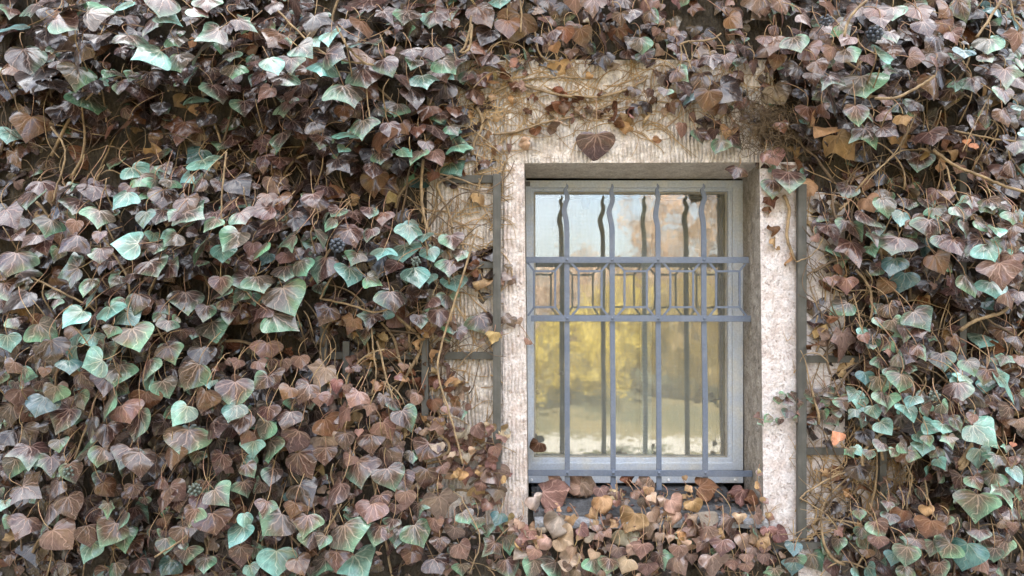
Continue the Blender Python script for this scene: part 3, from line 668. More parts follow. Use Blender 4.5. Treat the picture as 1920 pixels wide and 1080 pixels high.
vine('A', [(790,740),(815,765),(830,790)], .005, .004, -.02)
vine('C', [(1625,0),(1600,25),(1588,45),(1583,68)], .0042, .004, -.22)
vine('C', [(1877,0),(1855,35),(1832,70)], .0042, .004, -.20)
vine('C', [(1640,184),(1675,184),(1705,172),(1735,155),(1752,142)], .0046, .004, -.20)
vine('C', [(1895,0),(1900,30),(1918,55)], .0028, .0025, -.2)
vine('C', [(1862,170),(1840,210),(1820,250),(1805,285)], .0016, .0012, -.18)
vine('C', [(1790,245),(1850,258),(1920,268)], .003, .0028, -.12)
vine('C', [(1750,280),(1775,300),(1800,315),(1850,335),(1880,348),(1925,360)], .005, .0045, -.12)
vine('C', [(1775,310),(1785,350),(1800,380)], .0028, .0024, -.13)
vine('C', [(1705,235),(1695,260),(1670,295),(1640,325),(1622,347)], .0018, .0014, -.14)
vine('C', [(1470,365),(1480,395),(1475,440),(1482,465),(1492,490)], .0058, .005, -.02)
vine('C', [(1492,492),(1520,480),(1540,455),(1545,430)], .0022, .002, -.04)
vine('C', [(1605,505),(1630,540),(1635,580),(1632,600)], .0042, .004, -.04)
vine('C', [(1600,550),(1610,590),(1620,630)], .0022, .002, -.07)
vine('C', [(1800,620),(1830,600),(1880,585),(1900,560)], .006, .005, -.09)
vine('C', [(1500,935),(1510,925),(1550,900),(1600,880)], .0032, .0028, -.04)
vine('C', [(1502,935),(1520,945),(1560,970),(1600,990)], .003, .0022, -.04)
vine('C', [(1700,870),(1710,900),(1700,950),(1712,985)], .0028, .002, -.07)
vine('C', [(1714,860),(1705,890),(1707,930)], .0024, .002, -.07)
vine('C', [(1735,900),(1745,950),(1765,1000)], .0028, .002, -.08)
vine('C', [(1800,880),(1820,840),(1812,870),(1798,880)], .006, .006, -.15)
vine('C', [(1798,872),(1815,845),(1822,832)], .006, .0055, -.15)
vine('C', [(1575,832),(1590,842),(1610,848),(1650,842),(1690,846),(1740,842)], .0026, .0022, -.16)
vine('B', [(920,135),(960,152),(1010,168),(1060,180),(1110,182),(1150,176),(1200,155),(1214,142)], .0052, .005, -.02)
vine('B', [(915,190),(930,172),(960,158),(1000,146),(1060,145),(1120,148)], .0036, .0026, -.014)
vine('B', [(925,252),(975,245),(1020,230),(1070,220),(1120,205),(1165,188)], .004, .0032, -.016)
vine('B', [(1275,83),(1290,78),(1335,74),(1352,62)], .003, .003, -.10)
vine('B', [(1275,83),(1278,110),(1272,135)], .0022, .0018, -.10)
vine('B', [(1280,80),(1290,110),(1297,130)], .0018, .0016, -.10)
vine('B', [(1310,80),(1298,105),(1290,130)], .0018, .0016, -.10)
vine('B', [(1111,0),(1105,40),(1110,80)], .0026, .002, -.05)
vine('B', [(884,30),(880,60),(870,90),(862,98)], .004, .004, -.08)
vine('B', [(975,0),(978,30),(976,60)], .003, .003, -.06)
vine('B', [(1003,60),(1008,90),(1020,110),(1040,118)], .0035, .003, -.03)
vine('B', [(893,200),(905,230),(890,265),(885,290)], .006, .005, -.015)
vine('B', [(950,300),(943,330),(941,360)], .003, .003, -.012)
vine('B', [(875,235),(920,270),(940,290)], .0025, .002, -.03)
vine('B', [(1112,200),(1110,235),(1113,246)], .0012, .001, -.03)
# rootlets clinging to the stone round the window
ROOT = MB()
for _ in range(400):
    x = rng.choice([rng.uniform(850, 960), rng.uniform(900, 1440), rng.uniform(900, 1230)]); y = rng.uniform(115, 300) if x > 940 else rng.uniform(150, 480)
    if x > 1000 and y > 250 and rng.random() < .9: continue
    walk(x, y, -.008, rng.choice([rng.normal(80, 25), rng.normal(-80, 25), rng.normal(10, 40)]), rng.uniform(.04, .22), .12, rng.uniform(.0007, .0023), .0006, ROOT, 4, .014, keep=-.0095)
for _ in range(130):
    x, y = (rng.uniform(780, 925), rng.uniform(380, 860))
    walk(x, y, -.006, rng.normal(0, 60), rng.uniform(.03, .16), .13, rng.uniform(.0008, .003), .0007, ROOT, 4, .014, keep=-.006)
tag(ROOT.build('rootlets', M_ROOT, IVY['B'], smooth=True), kind='stuff')
ROOTC = MB()
for _ in range(330):
    x, y = (rng.uniform(1515, 1700), rng.uniform(340, 1010))
    if rng.random() < .5: x, y = rng.uniform(1515, 1720), rng.uniform(840, 1010)
    walk(x, y, -.008, rng.normal(0, 60), rng.uniform(.03, .17), .15, rng.uniform(.0008, .0028), .0007, ROOTC, 4, .014, keep=-.010)
for x, y in ((1488,700),(1475,640),(1490,840),(1480,860),(1490,960),(1460,990),(1445,960)):
    for _ in range(3):
        walk(x, y, -.012, rng.normal(60, 40), rng.uniform(.02, .05), .2, .0010, .0005, ROOTC, 4, .008, keep=-.012)
tag(ROOTC.build('rootlets', M_ROOT, IVY['C'], smooth=True), kind='stuff')
# dense knot of dead fine roots above the upper right corner of the surround
NEST = MB()
for _ in range(300):
    x, y = rng.normal(1448, 28), rng.normal(238, 26)
    walk(x, y, -rng.uniform(.01, .07), rng.uniform(0, 360), rng.uniform(.04, .12), .45, .0009, .0006, NEST, 4, .010)
tag(NEST.build('root_tangle', M_NEST, IVY['C'], smooth=True), 'dense brown knot of fine dead roots')

# small shoots that cross onto the stone
def shoot(parent, pts, n, sz, codes, y, name='trailing_shoot', lab=None, tl=15, spread=55):
    c = catmull([P(e[0], e[1], y) for e in pts], 8); mb = MB()
    mb.tube(c, np.linspace(.0013, .0009, len(c)), 5, 1)
    mb.uv.append(np.zeros((mb.n, 3))); mb.col.append(np.ones((mb.n, 4)))
    for i in range(n):
        q = c[int((i+.5)/n*(len(c)-1))]; sgn = 1 if i % 2 else -1
        leaf(mb, q + np.array((rng.normal(0, .003), -.006, sgn*.008)), sz*rng.uniform(.75, 1.15)*(1-.35*i/n), rng.normal(0, spread), rng.normal(tl, 15), rng.normal(0, 15), codes[i % len(codes)])
    o = mb.build(name, [M_LEAF, M_PET], parent, smooth=True)
    if lab: tag(o, lab)
    return o
shoot(IVY['C'], [(1570,765),(1520,752),(1480,748),(1450,744)], 9, .036, 'mgmgmm', -.03, lab='upper thin shoot reaching across the mottled jamb')
shoot(IVY['C'], [(1570,782),(1520,782),(1480,780),(1440,788),(1412,782)], 10, .034, 'mgmkgm', -.025, lab='lower thin shoot reaching across the mottled jamb')
shoot(IVY['C'], [(1760,838),(1720,846),(1690,842),(1650,842),(1610,848),(1585,838)], 9, .042, 'gtgggm', -.17, lab='shoot of small pale green leaves ending in an orange tip', tl=30)
mb = MB(); leaf(mb, P(1569, 820, -.17), .036, -150, 5, 10, 'o', .2, 0); tag(mb.build('leaf', M_LEAF, IVY['C'], smooth=True), 'young orange pink leaf at the tip of the shoot')
shoot(IVY['A'], [(900,640),(935,615),(965,600),(1003,650)], 7, .036, 'nnkn', -.02, lab='small dull brown shoot crossing onto the jamb')
shoot(IVY['A'], [(935,560),(945,530),(955,505),(968,535)], 5, .030, 'nkn', -.02, lab='small dull brown shoot on the jamb beside the trellis')
shoot(IVY['D'], [(1445,1000),(1440,960),(1428,930),(1420,900),(1424,870)], 9, .024, 'ykyk', -.015, name='climbing_shoot', lab='thin shoot of tiny yellow brown leaves climbing the jamb corner')
shoot(IVY['D'], [(1290,975),(1300,940),(1290,915),(1278,895)], 6, .024, 'yyky', -.02, name='climbing_shoot', lab='upright shoot with small yellow leaves in front of the grille')
0 and shoot(IVY['D'], [(1090,960),(1130,930),(1180,920),(1240,935)], 9, .034, 'kkyk', -.035, name='climbing_shoot')
shoot(IVY['D'], [(1240,980),(1230,950),(1215,925),(1190,905)], 8, .034, 'kykk', -.035, name='climbing_shoot')
for (x, y, wd, a) in ((1446,380,28,20),(1448,433,24,-10),(1455,457,30,30),(1478,487,30,0),(1440,395,18,0)):
    mb = DRY['C']; leaf(mb, P(x, y, -.015), wd*PX, a, rng.normal(10, 10), rng.normal(0, 30), 'b' if x < 1450 else 'y', .7)
for (x, y, wd) in ((1048,180,40),(1050,128,36),(1175,242,34),(1230,262,20),(1120,176,22),(1005,248,24),(913,252,24),(928,222,16),(988,210,20),(1078,190,30),(1150,215,46),(1035,210,30),(1055,205,34),(1170,225,34),(960,190,18),(893,370,34),(885,505,30),(900,530,46),(1200,78,28)):
    leaf(DRY['B' if x > 930 else 'A'], P(x, y, -.02), wd*PX, rng.normal(0, 60), rng.normal(5, 20), rng.normal(0, 35), rng.choice(list('yyb')), .8)
for _ in range(55):   # dry curled leaves caught among the rootlets over the lintel
    px, py = rng.uniform(880, 1430), rng.uniform(115, 235) if rng.random() < .7 else rng.uniform(115, 280)
    leaf(DRY['B'], P(px, py, -rng.uniform(.012, .04)), rng.uniform(.015, .042), rng.uniform(0, 360), rng.normal(5, 30), rng.normal(0, 40), rng.choice(list('ybkhn')), 1.0)
for _ in range(130):   # dry crumpled leaves caught in the bare patches
    x, y, rx, ry = GAPS[rng.integers(len(GAPS))] if rng.random() < .6 else (740, 700, 130, 110)
    px, py = x+rng.uniform(-1, 1)*rx, y+rng.uniform(-1, 1)*ry
    leaf(DRY['A' if px < 930 else 'C'], P(px, py, -rng.uniform(.01, .06)), rng.uniform(.025, .055), rng.uniform(0, 360), rng.normal(0, 30), rng.normal(0, 40), rng.choice(list('yybn')), .9)
for _ in range(150):   # crumpled growth at the lower right of the left-hand plant and under the sill
    if rng.random() < .5: px, py = rng.normal(880, 40), rng.uniform(800, 920)
    else: px, py = rng.uniform(940, 1440), rng.uniform(965, 1030)
    if px > 975 and py < 950: continue
    leaf(DRY['A' if px < 930 else 'D'], P(px, py, -rng.uniform(.02, .08)), rng.uniform(.02, .05), rng.uniform(-80, 80), rng.normal(20, 25), rng.normal(0, 35), rng.choice(list('kkynhwh')), .7)

# berries
def berries(parent, px, py, y, rad, n, m, lab):
    mb = MB(); c = P(px, py, y)
    for i in range(n):
        ph = math.acos(1-2*(i+.5)/n); th = i*2.39996
        dr = np.array((math.sin(ph)*math.cos(th), math.sin(ph)*math.sin(th), math.cos(ph)))
        q = c + dr*rad; br = rad*.30
        vs = [q + dr*br]; f = []
        rows = []
        for a in (35, 70, 105, 140):
            row = []
            e1 = np.cross(dr, (.3, .5, .8)); e1 /= np.linalg.norm(e1); e2 = np.cross(dr, e1)
            for b in range(8):
                row.append(len(vs)); vs.append(q + br*(dr*math.cos(R(a)) + (e1*math.cos(b*math.pi/4)+e2*math.sin(b*math.pi/4))*math.sin(R(a))))
            rows.append(row)
        for b in range(8):
            f.append((0, rows[0][b], rows[0][(b+1) % 8]))
            for j in range(3): f.append((rows[j][b], rows[j+1][b], rows[j+1][(b+1) % 8], rows[j][(b+1) % 8]))
        mb.add(vs, f)
        mb.tube([c, c+dr*rad*.5, q], .0006, 4)
    mb.tube(catmull([c, c+np.array((-.01, .02, -.02)), c+np.array((-.02, .06, -.04))], 3), .0014, 5)
    tag(mb.build('berry_cluster', m, parent, smooth=True), lab)
berries(IVY['A'], 632, 460, -.20, .016, 26, M_BERRY, 'ball of dark blue berries among teal-sheened leaves')
berries(IVY['A'], 130, 885, -.18, .013, 18, M_BERRYG, 'small dull green berries')
berries(IVY['A'], 365, 918, -.19, .014, 20, M_BERRYG, 'dull green berries low on the plant')
berries(IVY['A'], 780, 490, -.16, .011, 14, M_BERRYG, 'tiny unripe berries')
berries(IVY['C'], 1640, 63, -.21, .017, 26, M_BERRY, 'ball of grey blue berries near the top')
berries(IVY['C'], 1548, 38, -.17, .013, 14, M_BERRY, 'loose grey berries near the top')
berries(IVY['C'], 1817, 97, -.19, .011, 12, M_BERRYG, 'small green berries')
berries(IVY['C'], 1752, 742, -.20, .012, 14, M_BERRYG, 'unripe berries above the green shoot')

for k, e in IVY.items():
    if WOOD[k].n: tag(WOOD[k].build('woody_stems', M_WOOD, e, smooth=True), kind='stuff')
    if STEM[k].n: tag(STEM[k].build('fine_stems', M_STEM, e, smooth=True), kind='stuff')
    tag(PET[k].build('leaf_stalks', M_PET, e, smooth=True), kind='stuff')
    tag(FOL[k].build('foliage', M_LEAF, e, smooth=True), kind='stuff')
    if DRY[k].n: tag(DRY[k].build('dry_foliage', M_DRY, e, smooth=True), kind='stuff')
    for mb, p, code in SINGLES[k]:
        mb.build('leaf', M_DRY if code in 'yw' else M_LEAF, e, smooth=True, origin=p)

# ------------------------------------------------------------------ house wall with the window opening
XL, XR, ZT, ZB = -7.0, 7.0, GROUND + 3.9, GROUND - .05
HX0, HX1, HZ1, HZ0 = P(962, 0)[0], P(1440, 0)[0], P(0, 290)[2], P(0, 975)[2]     # hole cut in the masonry, hidden behind the surround
wall = empty('house_wall', (0, 0, GROUND), 'pale stone house wall with grooved surface round the barred window', 'wall')
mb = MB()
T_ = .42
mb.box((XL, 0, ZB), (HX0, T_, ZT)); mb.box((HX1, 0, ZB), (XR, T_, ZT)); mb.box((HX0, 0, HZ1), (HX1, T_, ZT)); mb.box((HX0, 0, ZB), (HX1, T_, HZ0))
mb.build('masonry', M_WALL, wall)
# grooved stone patches round the surround
mb = MB(); slab_px(mb, 800, 112, 946, 1000, -.004, .003); mb.build('grooved_stone', M_FLUTE, wall, bevel=.003)
mb = MB(); slab_px(mb, 1497.5, 360, 1585, 1200, -.004, .003); slab_px(mb, 1585, 862, 1700, 985, -.0035, .003); mb.build('side_stone', M_JAMB, wall, bevel=.003)
# surround: lintel, jambs with splayed reveals
DF = .175   # depth of the window frame
o_lt, o_rt, o_rb, o_lb = (983, 306), (1424, 304), (1432, 985), (990, 985)
i_lt, i_rt, i_rb, i_lb = (986, 334), (1391, 336), (1394, 985), (992, 985)
def rough_patch(mb, q, nu, nv, amp, seed=0, mi=0):
    """bilinear patch over four corners with an uneven broken surface"""
    q = [np.array(p) for p in q]; vs = []; rg2 = np.random.default_rng(seed)
    nrm = np.cross(q[1]-q[0], q[3]-q[0]); nrm /= np.linalg.norm(nrm)
    ph = rg2.uniform(0, 6.3, 8); fr = rg2.uniform(3, 17, 8)
    for j in range(nv+1):
        for i in range(nu+1):
            a, b = i/nu, j/nv
            p = q[0]*(1-a)*(1-b)+q[1]*a*(1-b)+q[2]*a*b+q[3]*(1-a)*b
            h = sum(math.sin(fr[m]*a*1.7+fr[(m+3) % 8]*b*2.3+ph[m]) for m in range(8))*.12 + rg2.normal(0, .35)
            e = min(1, 6*min(a, 1-a, b, 1-b))
            vs.append(p + nrm*amp*h*(.25+.75*e))
    f = [(j*(nu+1)+i, j*(nu+1)+i+1, (j+1)*(nu+1)+i+1, (j+1)*(nu+1)+i) for j in range(nv) for i in range(nu)]
    mb.add(vs, f, mi)
YS = -.008
def quadring(name, outer, inner, y_in, front_m, rev_m, seed, nu, nv):
    pass
lin = MB()
rough_patch(lin, [P(946, 306, YS), P(1450, 304, YS), P(1450, 112, YS), P(946, 112, YS)], 60, 24, .0012, 3)
rough_patch(lin, [P(946, 112, YS), P(1450, 112, YS), P(1450, 112, .002), P(946, 112, .002)], 30, 1, .0005, 4)
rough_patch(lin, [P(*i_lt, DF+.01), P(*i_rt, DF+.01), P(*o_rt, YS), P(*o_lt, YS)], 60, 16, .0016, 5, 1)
lin.build('lintel', [M_FLUTE, M_SOFFIT], wall, smooth=True)
jl = MB()
rough_patch(jl, [P(941, 1010, YS), P(990, 1010, YS), P(983, 306, YS), P(946, 306, YS)], 8, 90, .0012, 6)
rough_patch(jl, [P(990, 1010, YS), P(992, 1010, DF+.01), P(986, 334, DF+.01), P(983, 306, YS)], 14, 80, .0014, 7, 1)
rough_patch(jl, [P(941, 1010, .002), P(941, 1010, YS), P(946, 306, YS), P(946, 306, .002)], 1, 30, .0004, 8)
jl.build('jamb', [M_JAMBL, M_REVEAL], wall, smooth=True)
jr = MB()
rough_patch(jr, [P(1432, 1015, YS), P(1497, 1015, YS), P(1497, 304, YS), P(1424, 304, YS)], 14, 100, .0014, 9)
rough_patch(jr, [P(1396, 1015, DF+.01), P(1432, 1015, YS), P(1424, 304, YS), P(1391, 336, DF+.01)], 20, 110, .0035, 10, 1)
rough_patch(jr, [P(1497, 1015, YS), P(1497, 1015, .002), P(1497, 304, .002), P(1497, 304, YS)], 1, 30, .0004, 11)
tag(jr.build('jamb', [M_JAMB, M_REVEAL], wall, smooth=True), 'wider mottled jamb with a dark weathered inner face')
# slate sill slab and the pale ledge under it
sl = MB()
def sill(mb, x0, x1, py, yf, yb, drop, th, seed):
    rg2 = np.random.default_rng(seed)
    a = P(x0, py, yf); b = P(x1, py, yf); n = 34; vs = []
    for i in range(n+1):
        t = i/n; x = a[0]*(1-t)+b[0]*t; ed = rg2.normal(0, .0016); zz = a[2] + rg2.normal(0, .0008)
        vs += [(x, yf+ed, zz-th), (x, yf+ed*.6-.001, zz-th*.4), (x, yf+ed+.003, zz), (x, yf*.4+yb*.6, zz+drop*.55+rg2.normal(0, .0008)), (x, yb, zz+drop)]
    f = [(i*5+j, (i+1)*5+j, (i+1)*5+j+1, i*5+j+1) for i in range(n) for j in range(4)]
    f += [(0, 1, 2, 3, 4)[::-1], tuple(n*5+j for j in range(5))]
    mb.add(vs, f)
sill(sl, 1000, 1398, 962, -.012, .22, .030, .016, 2)
sl.build('sill', M_SLATE, wall)
lg = MB(); sill(lg, 1003, 1440, 975, -.045, .20, .004, .022, 5); tag(lg.build('sill_ledge', M_LEDGE, wall), 'pale blue grey ledge under the slate')

# ------------------------------------------------------------------ window
win = empty('window', P(1190, 895, DF), 'weathered grey framed window with a single dirty glass pane behind iron bars', 'window')
def ring(mb, o, i, yf, yb):
    """rectangular frame: outer and inner photo rectangles (x0,y0,x1,y1) at depth yf"""
    a0, a1 = P(o[0], o[3], yf), P(o[2], o[1], yf); b0, b1 = P(i[0], i[3], yf), P(i[2], i[1], yf)
    O = [(a0[0], a0[2]), (a1[0], a0[2]), (a1[0], a1[2]), (a0[0], a1[2])]; I = [(b0[0], b0[2]), (b1[0], b0[2]), (b1[0], b1[2]), (b0[0], b1[2])]
    vs = [(x, yf, z) for x, z in O] + [(x, yf, z) for x, z in I] + [(x, yb, z) for x, z in O] + [(x, yb, z) for x, z in I]
    f = []
    for k in range(4):
        j = (k+1) % 4
        f += [(k, j, 4+j, 4+k), (8+k, 12+k, 12+j, 8+j), (k, 8+k, 8+j, j), (4+k, 4+j, 12+j, 12+k)]
    mb.add(vs, f)
f1 = MB(); ring(f1, (984, 338, 1394, 882), (997, 352, 1374, 868), DF, DF+.07); f1.build('frame', M_FRAME, win, bevel=.002)
f2 = MB(); ring(f2, (996, 351, 1375, 869), (1001, 359, 1365, 859), DF+.010, DF+.06); sash = f2.build('sash', M_FRAME, win, bevel=.002)
f3 = MB(); ring(f3, (1000, 358, 1366, 860), (1004, 363, 1360, 855), DF+.022, DF+.05); f3.build('glazing_bead', M_BEAD, sash, bevel=.001)
f4 = MB(); a = P(984, 906, DF+.006); b = P(1394, 884, DF+.006); f4.box((a[0], DF+.006, a[2]), (b[0], DF+.05, b[2]))
bt = f4.build('bottom_rail', M_FRAME, win, bevel=.002)
for x in (997, 1254, 1379):
    mb = MB(); c = P(x, 900, DF+.004)
    an = np.arange(12)*math.pi/6
    vs = [(c[0]+.0045*math.cos(t), DF+.0065, c[2]+.0045*math.sin(t)) for t in an] + [(c[0]+.0035*math.cos(t), DF+.002, c[2]+.0035*math.sin(t)) for t in an]
    mb.add(vs, [(i, (i+1) % 12, 12+(i+1) % 12, 12+i) for i in range(12)] + [tuple(range(12, 24))])
    mb.build('screw_cap', M_SCREW, win)
# hinge lugs at the upper corners
mb = MB(); slab_px(mb, 985, 340, 994, 349, DF-.004, DF+.002); mb.build('hinge', M_DARKF, win, bevel=.002)
# glass: slightly wavy, dusty
m_, n_, b_ = mat('old_window_glass')
t_ = N(n_, 'ShaderNodeTexCoord'); o_ = t_.outputs['Object']
wv_ = noise(n_, 5.5, 2, vec=o_); 
mpg = N(n_, 'ShaderNodeMapping'); mpg.inputs['Scale'].default_value = (6, 6, 7); L(n_, o_, mpg.inputs[0])
wv2 = noise(n_, 2.5, 2, vec=mpg.outputs[0])
hb = mth(n_, 'ADD', mth(n_, 'MULTIPLY', wv_, 1.0), mth(n_, 'MULTIPLY', wv2, .5))
bmp = N(n_, 'ShaderNodeBump'); bmp.inputs['Distance'].default_value = .0014; bmp.inputs['Strength'].default_value = .5; L(n_, hb, bmp.inputs['Height'])
gl = N(n_, 'ShaderNodeBsdfGlossy'); gl.inputs['Roughness'].default_value = .042; L(n_, bmp.outputs[0], gl.inputs['Normal'])
tp_ = N(n_, 'ShaderNodeBsdfTransparent'); tp_.inputs['Color'].default_value = (.88, .92, .90, 1)
m1 = N(n_, 'ShaderNodeMixShader'); m1.inputs[0].default_value = .19; L(n_, tp_.outputs[0], m1.inputs[1]); L(n_, gl.outputs[0], m1.inputs[2])
df = N(n_, 'ShaderNodeBsdfDiffuse'); df.inputs['Color'].default_value = (.55, .53, .48, 1)
sx = N(n_, 'ShaderNodeSeparateXYZ'); L(n_, o_, sx.inputs[0])
# fine woven grid of dust left by an old fly screen
wx = mth(n_, 'PINGPONG', mth(n_, 'ADD', sx.outputs[0], mth(n_, 'MULTIPLY', noise(n_, 3, 2, vec=o_), .01)), .0021)
wz = mth(n_, 'PINGPONG', sx.outputs[2], .0021)
gx = mth(n_, 'LESS_THAN', wx, .00045); gz = mth(n_, 'LESS_THAN', wz, .00045)
du = mth(n_, 'MULTIPLY', mth(n_, 'MAXIMUM', gx, gz), ramp(n_, noise(n_, 12, 4, vec=o_), [(.3, .10), (.7, .30)]))
spk = ramp(n_, noise(n_, 120, 5, .7, vec=o_), [(.62, 0.0), (.72, .5)])
du = mth(n_, 'ADD', mth(n_, 'MAXIMUM', du, spk), .07, clamp=True)
m2 = N(n_, 'ShaderNodeMixShader'); L(n_, du, m2.inputs[0]); L(n_, m1.outputs[0], m2.inputs[1]); L(n_, df.outputs[0], m2.inputs[2])
L(n_, m2.outputs[0], n_.nodes['Material Output'].inputs['Surface'])
mb = MB(); slab_px(mb, 1002, 361, 1363, 858, DF+.034, DF+.037); mb.build('pane', m_, sash)
# inner dark stile seen at the right of the glass
mb = MB(); ring(mb, (998, 352, 1370, 864), (1008, 370, 1351, 852), DF+.075, DF+.11); mb.build('inner_frame', M_DARKF, win)

mb = MB(); slab_px(mb, 1203, 366, 1222, 858, DF+.080, DF+.105); mb.build('inner_mullion', M_FRAME, win, bevel=.002)
# net curtain behind the glass, with its sagging top edge
mc, nc, bc = mat('net_curtain')
tcx = N(nc, 'ShaderNodeTexCoord'); oc_ = tcx.outputs['Object']
cc = mixc(nc, ramp(nc, noise(nc, 7, 5, vec=oc_), [(.3, 0.0), (.7, 1.0)]), (.66, .68, .72), (.52, .49, .46))
L(nc, cc, bc.inputs['Base Color']); bc.inputs['Roughness'].default_value = .9
bump(nc, bc, noise(nc, 12, 5, .6, vec=oc_), .006, .8)
ntr = N(nc, 'ShaderNodeBsdfTransparent'); nms = N(nc, 'ShaderNodeMixShader'); nms.inputs[0].default_value = .42
L(nc, ntr.outputs[0], nms.inputs[1]); L(nc, bc.outputs[0], nms.inputs[2]); L(nc, nms.outputs[0], nc.nodes['Material Output'].inputs['Surface'])
nx, nz = 90, 40; vs = []
for j in range(nz+1):
    for i in range(nx+1):
        px = 1006 + (1345-1006)*i/nx
        top = 366 + 14*abs(math.sin((px-1012)*.018))*(.4+.6*((px-1012)/333)) + (18 if 1090 < px < 1105 else 0)
        py = top + (858-top)*j/nz
        yy = DF + .125 + .006*math.sin(px*.11+.6*math.sin(py*.02)) + .003*math.sin(px*.31)
        vs.append(P(px, py, yy))
mb = MB(); mb.add(vs, [(j*(nx+1)+i, j*(nx+1)+i+1, (j+1)*(nx+1)+i+1, (j+1)*(nx+1)+i) for j in range(nz) for i in range(nx)])
co = mb.build('net_curtain', mc, None, smooth=True, origin=P(1180, 366, DF+.125)); tag(co, 'thin pale net curtain hanging behind the window glass with a sagging top edge', 'curtain')
sf = co.modifiers.new('thick', 'SOLIDIFY'); sf.thickness = .0006
# the dark room behind
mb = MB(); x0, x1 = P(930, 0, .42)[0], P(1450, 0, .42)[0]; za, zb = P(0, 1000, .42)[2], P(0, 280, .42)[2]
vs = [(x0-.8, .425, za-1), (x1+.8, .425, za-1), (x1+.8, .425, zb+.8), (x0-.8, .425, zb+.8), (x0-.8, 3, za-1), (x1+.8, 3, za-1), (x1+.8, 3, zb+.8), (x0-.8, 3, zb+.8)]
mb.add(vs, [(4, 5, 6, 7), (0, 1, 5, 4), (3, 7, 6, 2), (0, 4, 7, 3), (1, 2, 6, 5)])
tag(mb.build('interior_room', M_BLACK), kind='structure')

# ------------------------------------------------------------------ iron grille
YG = .088; GT = .005
gr = empty('window_grille', P(1197, 920, YG), 'blue grey iron grille with four wavy tipped bars in front of the window', 'window grille')
BX = [(1063, 1064), (1148, 1150), (1234, 1236), (1320, 1323)]
def ribbon(mb, pts, wid, yf, yb):
    """flat bar following photo points; widths in photo pixels"""
    pts = np.array(pts, float); t = np.gradient(pts, axis=0); t /= np.linalg.norm(t, axis=1, keepdims=True)
    nr = np.stack((-t[:, 1], t[:, 0]), axis=1); wid = np.full(len(pts), wid) if np.isscalar(wid) else np.asarray(wid)
    a = pts + nr*wid[:, None]/2; b = pts - nr*wid[:, None]/2; vs = []
    for i in range(len(pts)):
        A, B = P(a[i, 0], a[i, 1], yf), P(b[i, 0], b[i, 1], yf)
        vs += [A, B, (B[0], yb, B[2]), (A[0], yb, A[2])]
    f = []
    for i in range(len(pts)-1):
        for j in range(4): f.append((i*4+j, i*4+(j+1) % 4, (i+1)*4+(j+1) % 4, (i+1)*4+j))
    k = (len(pts)-1)*4; f += [(3, 2, 1, 0), (k, k+1, k+2, k+3)]
    mb.add(vs, f)
for i, (xt, xb) in enumerate(BX):
    mb = MB(); ribbon(mb, [(xt, 480), (xt+.2, 600), (xb-.4, 750), (xb, 919)], 9.6, YG+GT+.001, YG+2*GT+.003)
    j = rng.normal(0, .8, 6)
    fl = catmull([(xt, 481), (xt, 450), (xt-.5, 425), (xt-3+j[0], 409), (xt-4.8+j[1], 396), (xt-1.5+j[2], 382), (xt+1+j[3], 371), (xt-1.5, 361), (xt-3.2+j[4], 355), (xt+.5, 350), (xt-1+j[5], 344)], 4)
    n = len(fl); t = np.linspace(0, 1, n)
    ribbon(mb, fl, np.interp(t, [0, .35, .7, .9, 1], [9.6, 9.6, 8, 5, 1.5]), YG+GT+.001, YG+2*GT+.003)
    mb.build('vertical_bar', M_IRON, gr, bevel=.0008)
for (y0, y1, xa, xb) in ((487, 487.5, 984, 1404), (597, 597.5, 996, 1408), (886.5, 888.5, 989, 1411)):
    mb = MB(); ribbon(mb, [(xa, y0), ((xa+xb)/2, (y0+y1)/2), (xb, y1)], 11.5, YG, YG+GT); cb = mb.build('cross_bar', M_IRON, gr, bevel=.0008)
    for xt, xbb in BX:
        rv = MB()
        xx = np.interp(y0, [480, 900], [xt, xbb]); c = P(xx, y0+.2, YG)
        vs = [(c[0], YG-.0032, c[2])]; f = []
        for q, (rr_, yy) in enumerate(((.0028, -.0027), (.0045, -.0012), (.005, .0006))):
            vs += [(c[0]+rr_*math.cos(t*math.pi/6), YG+yy, c[2]+rr_*math.sin(t*math.pi/6)) for t in range(12)]
        for t in range(12):
            f.append((0, 1+(t+1) % 12, 1+t))
            for q in range(2): f.append((1+q*12+t, 1+q*12+(t+1) % 12, 13+q*12+(t+1) % 12, 13+q*12+t))
        rv.add(vs, f)
        rv.build('rivet', M_IRON, cb, smooth=True)
for l, r_, tl_, tr_, bl_, br_ in ((1001, 1041, 989, 1054, 990, 1054), (1085, 1128, 1070, 1141, 1072, 1140), (1171, 1213, 1156, 1227, 1158, 1226), (1257, 1300, 1243, 1313, 1244, 1312), (1343, 1387, 1330, 1400, 1331, 1400)):
    mb = MB(); ya, yb = YG+.002, YG+.007; wd = 3.8
    ribbon(mb, [(l-1.9, 508.5), (r_+1.9, 508.5)], wd, ya, yb); ribbon(mb, [(l-1.9, 576), (r_+1.9, 576)], wd, ya, yb)
    ribbon(mb, [(l, 510.3), (l, 574.2)], wd, ya+.0004, yb-.0004); ribbon(mb, [(r_, 510.3), (r_, 574.2)], wd, ya+.0004, yb-.0004)
    for a, b in (((l, 508), (tl_, 492)), ((r_, 508), (tr_, 492)), ((l, 576.5), (bl_, 592)), ((r_, 576.5), (br_, 592))):
        ribbon(mb, [a, b], wd, ya+.0008, yb-.0008)
    mb.build('ornament_frame', M_IRON, gr)

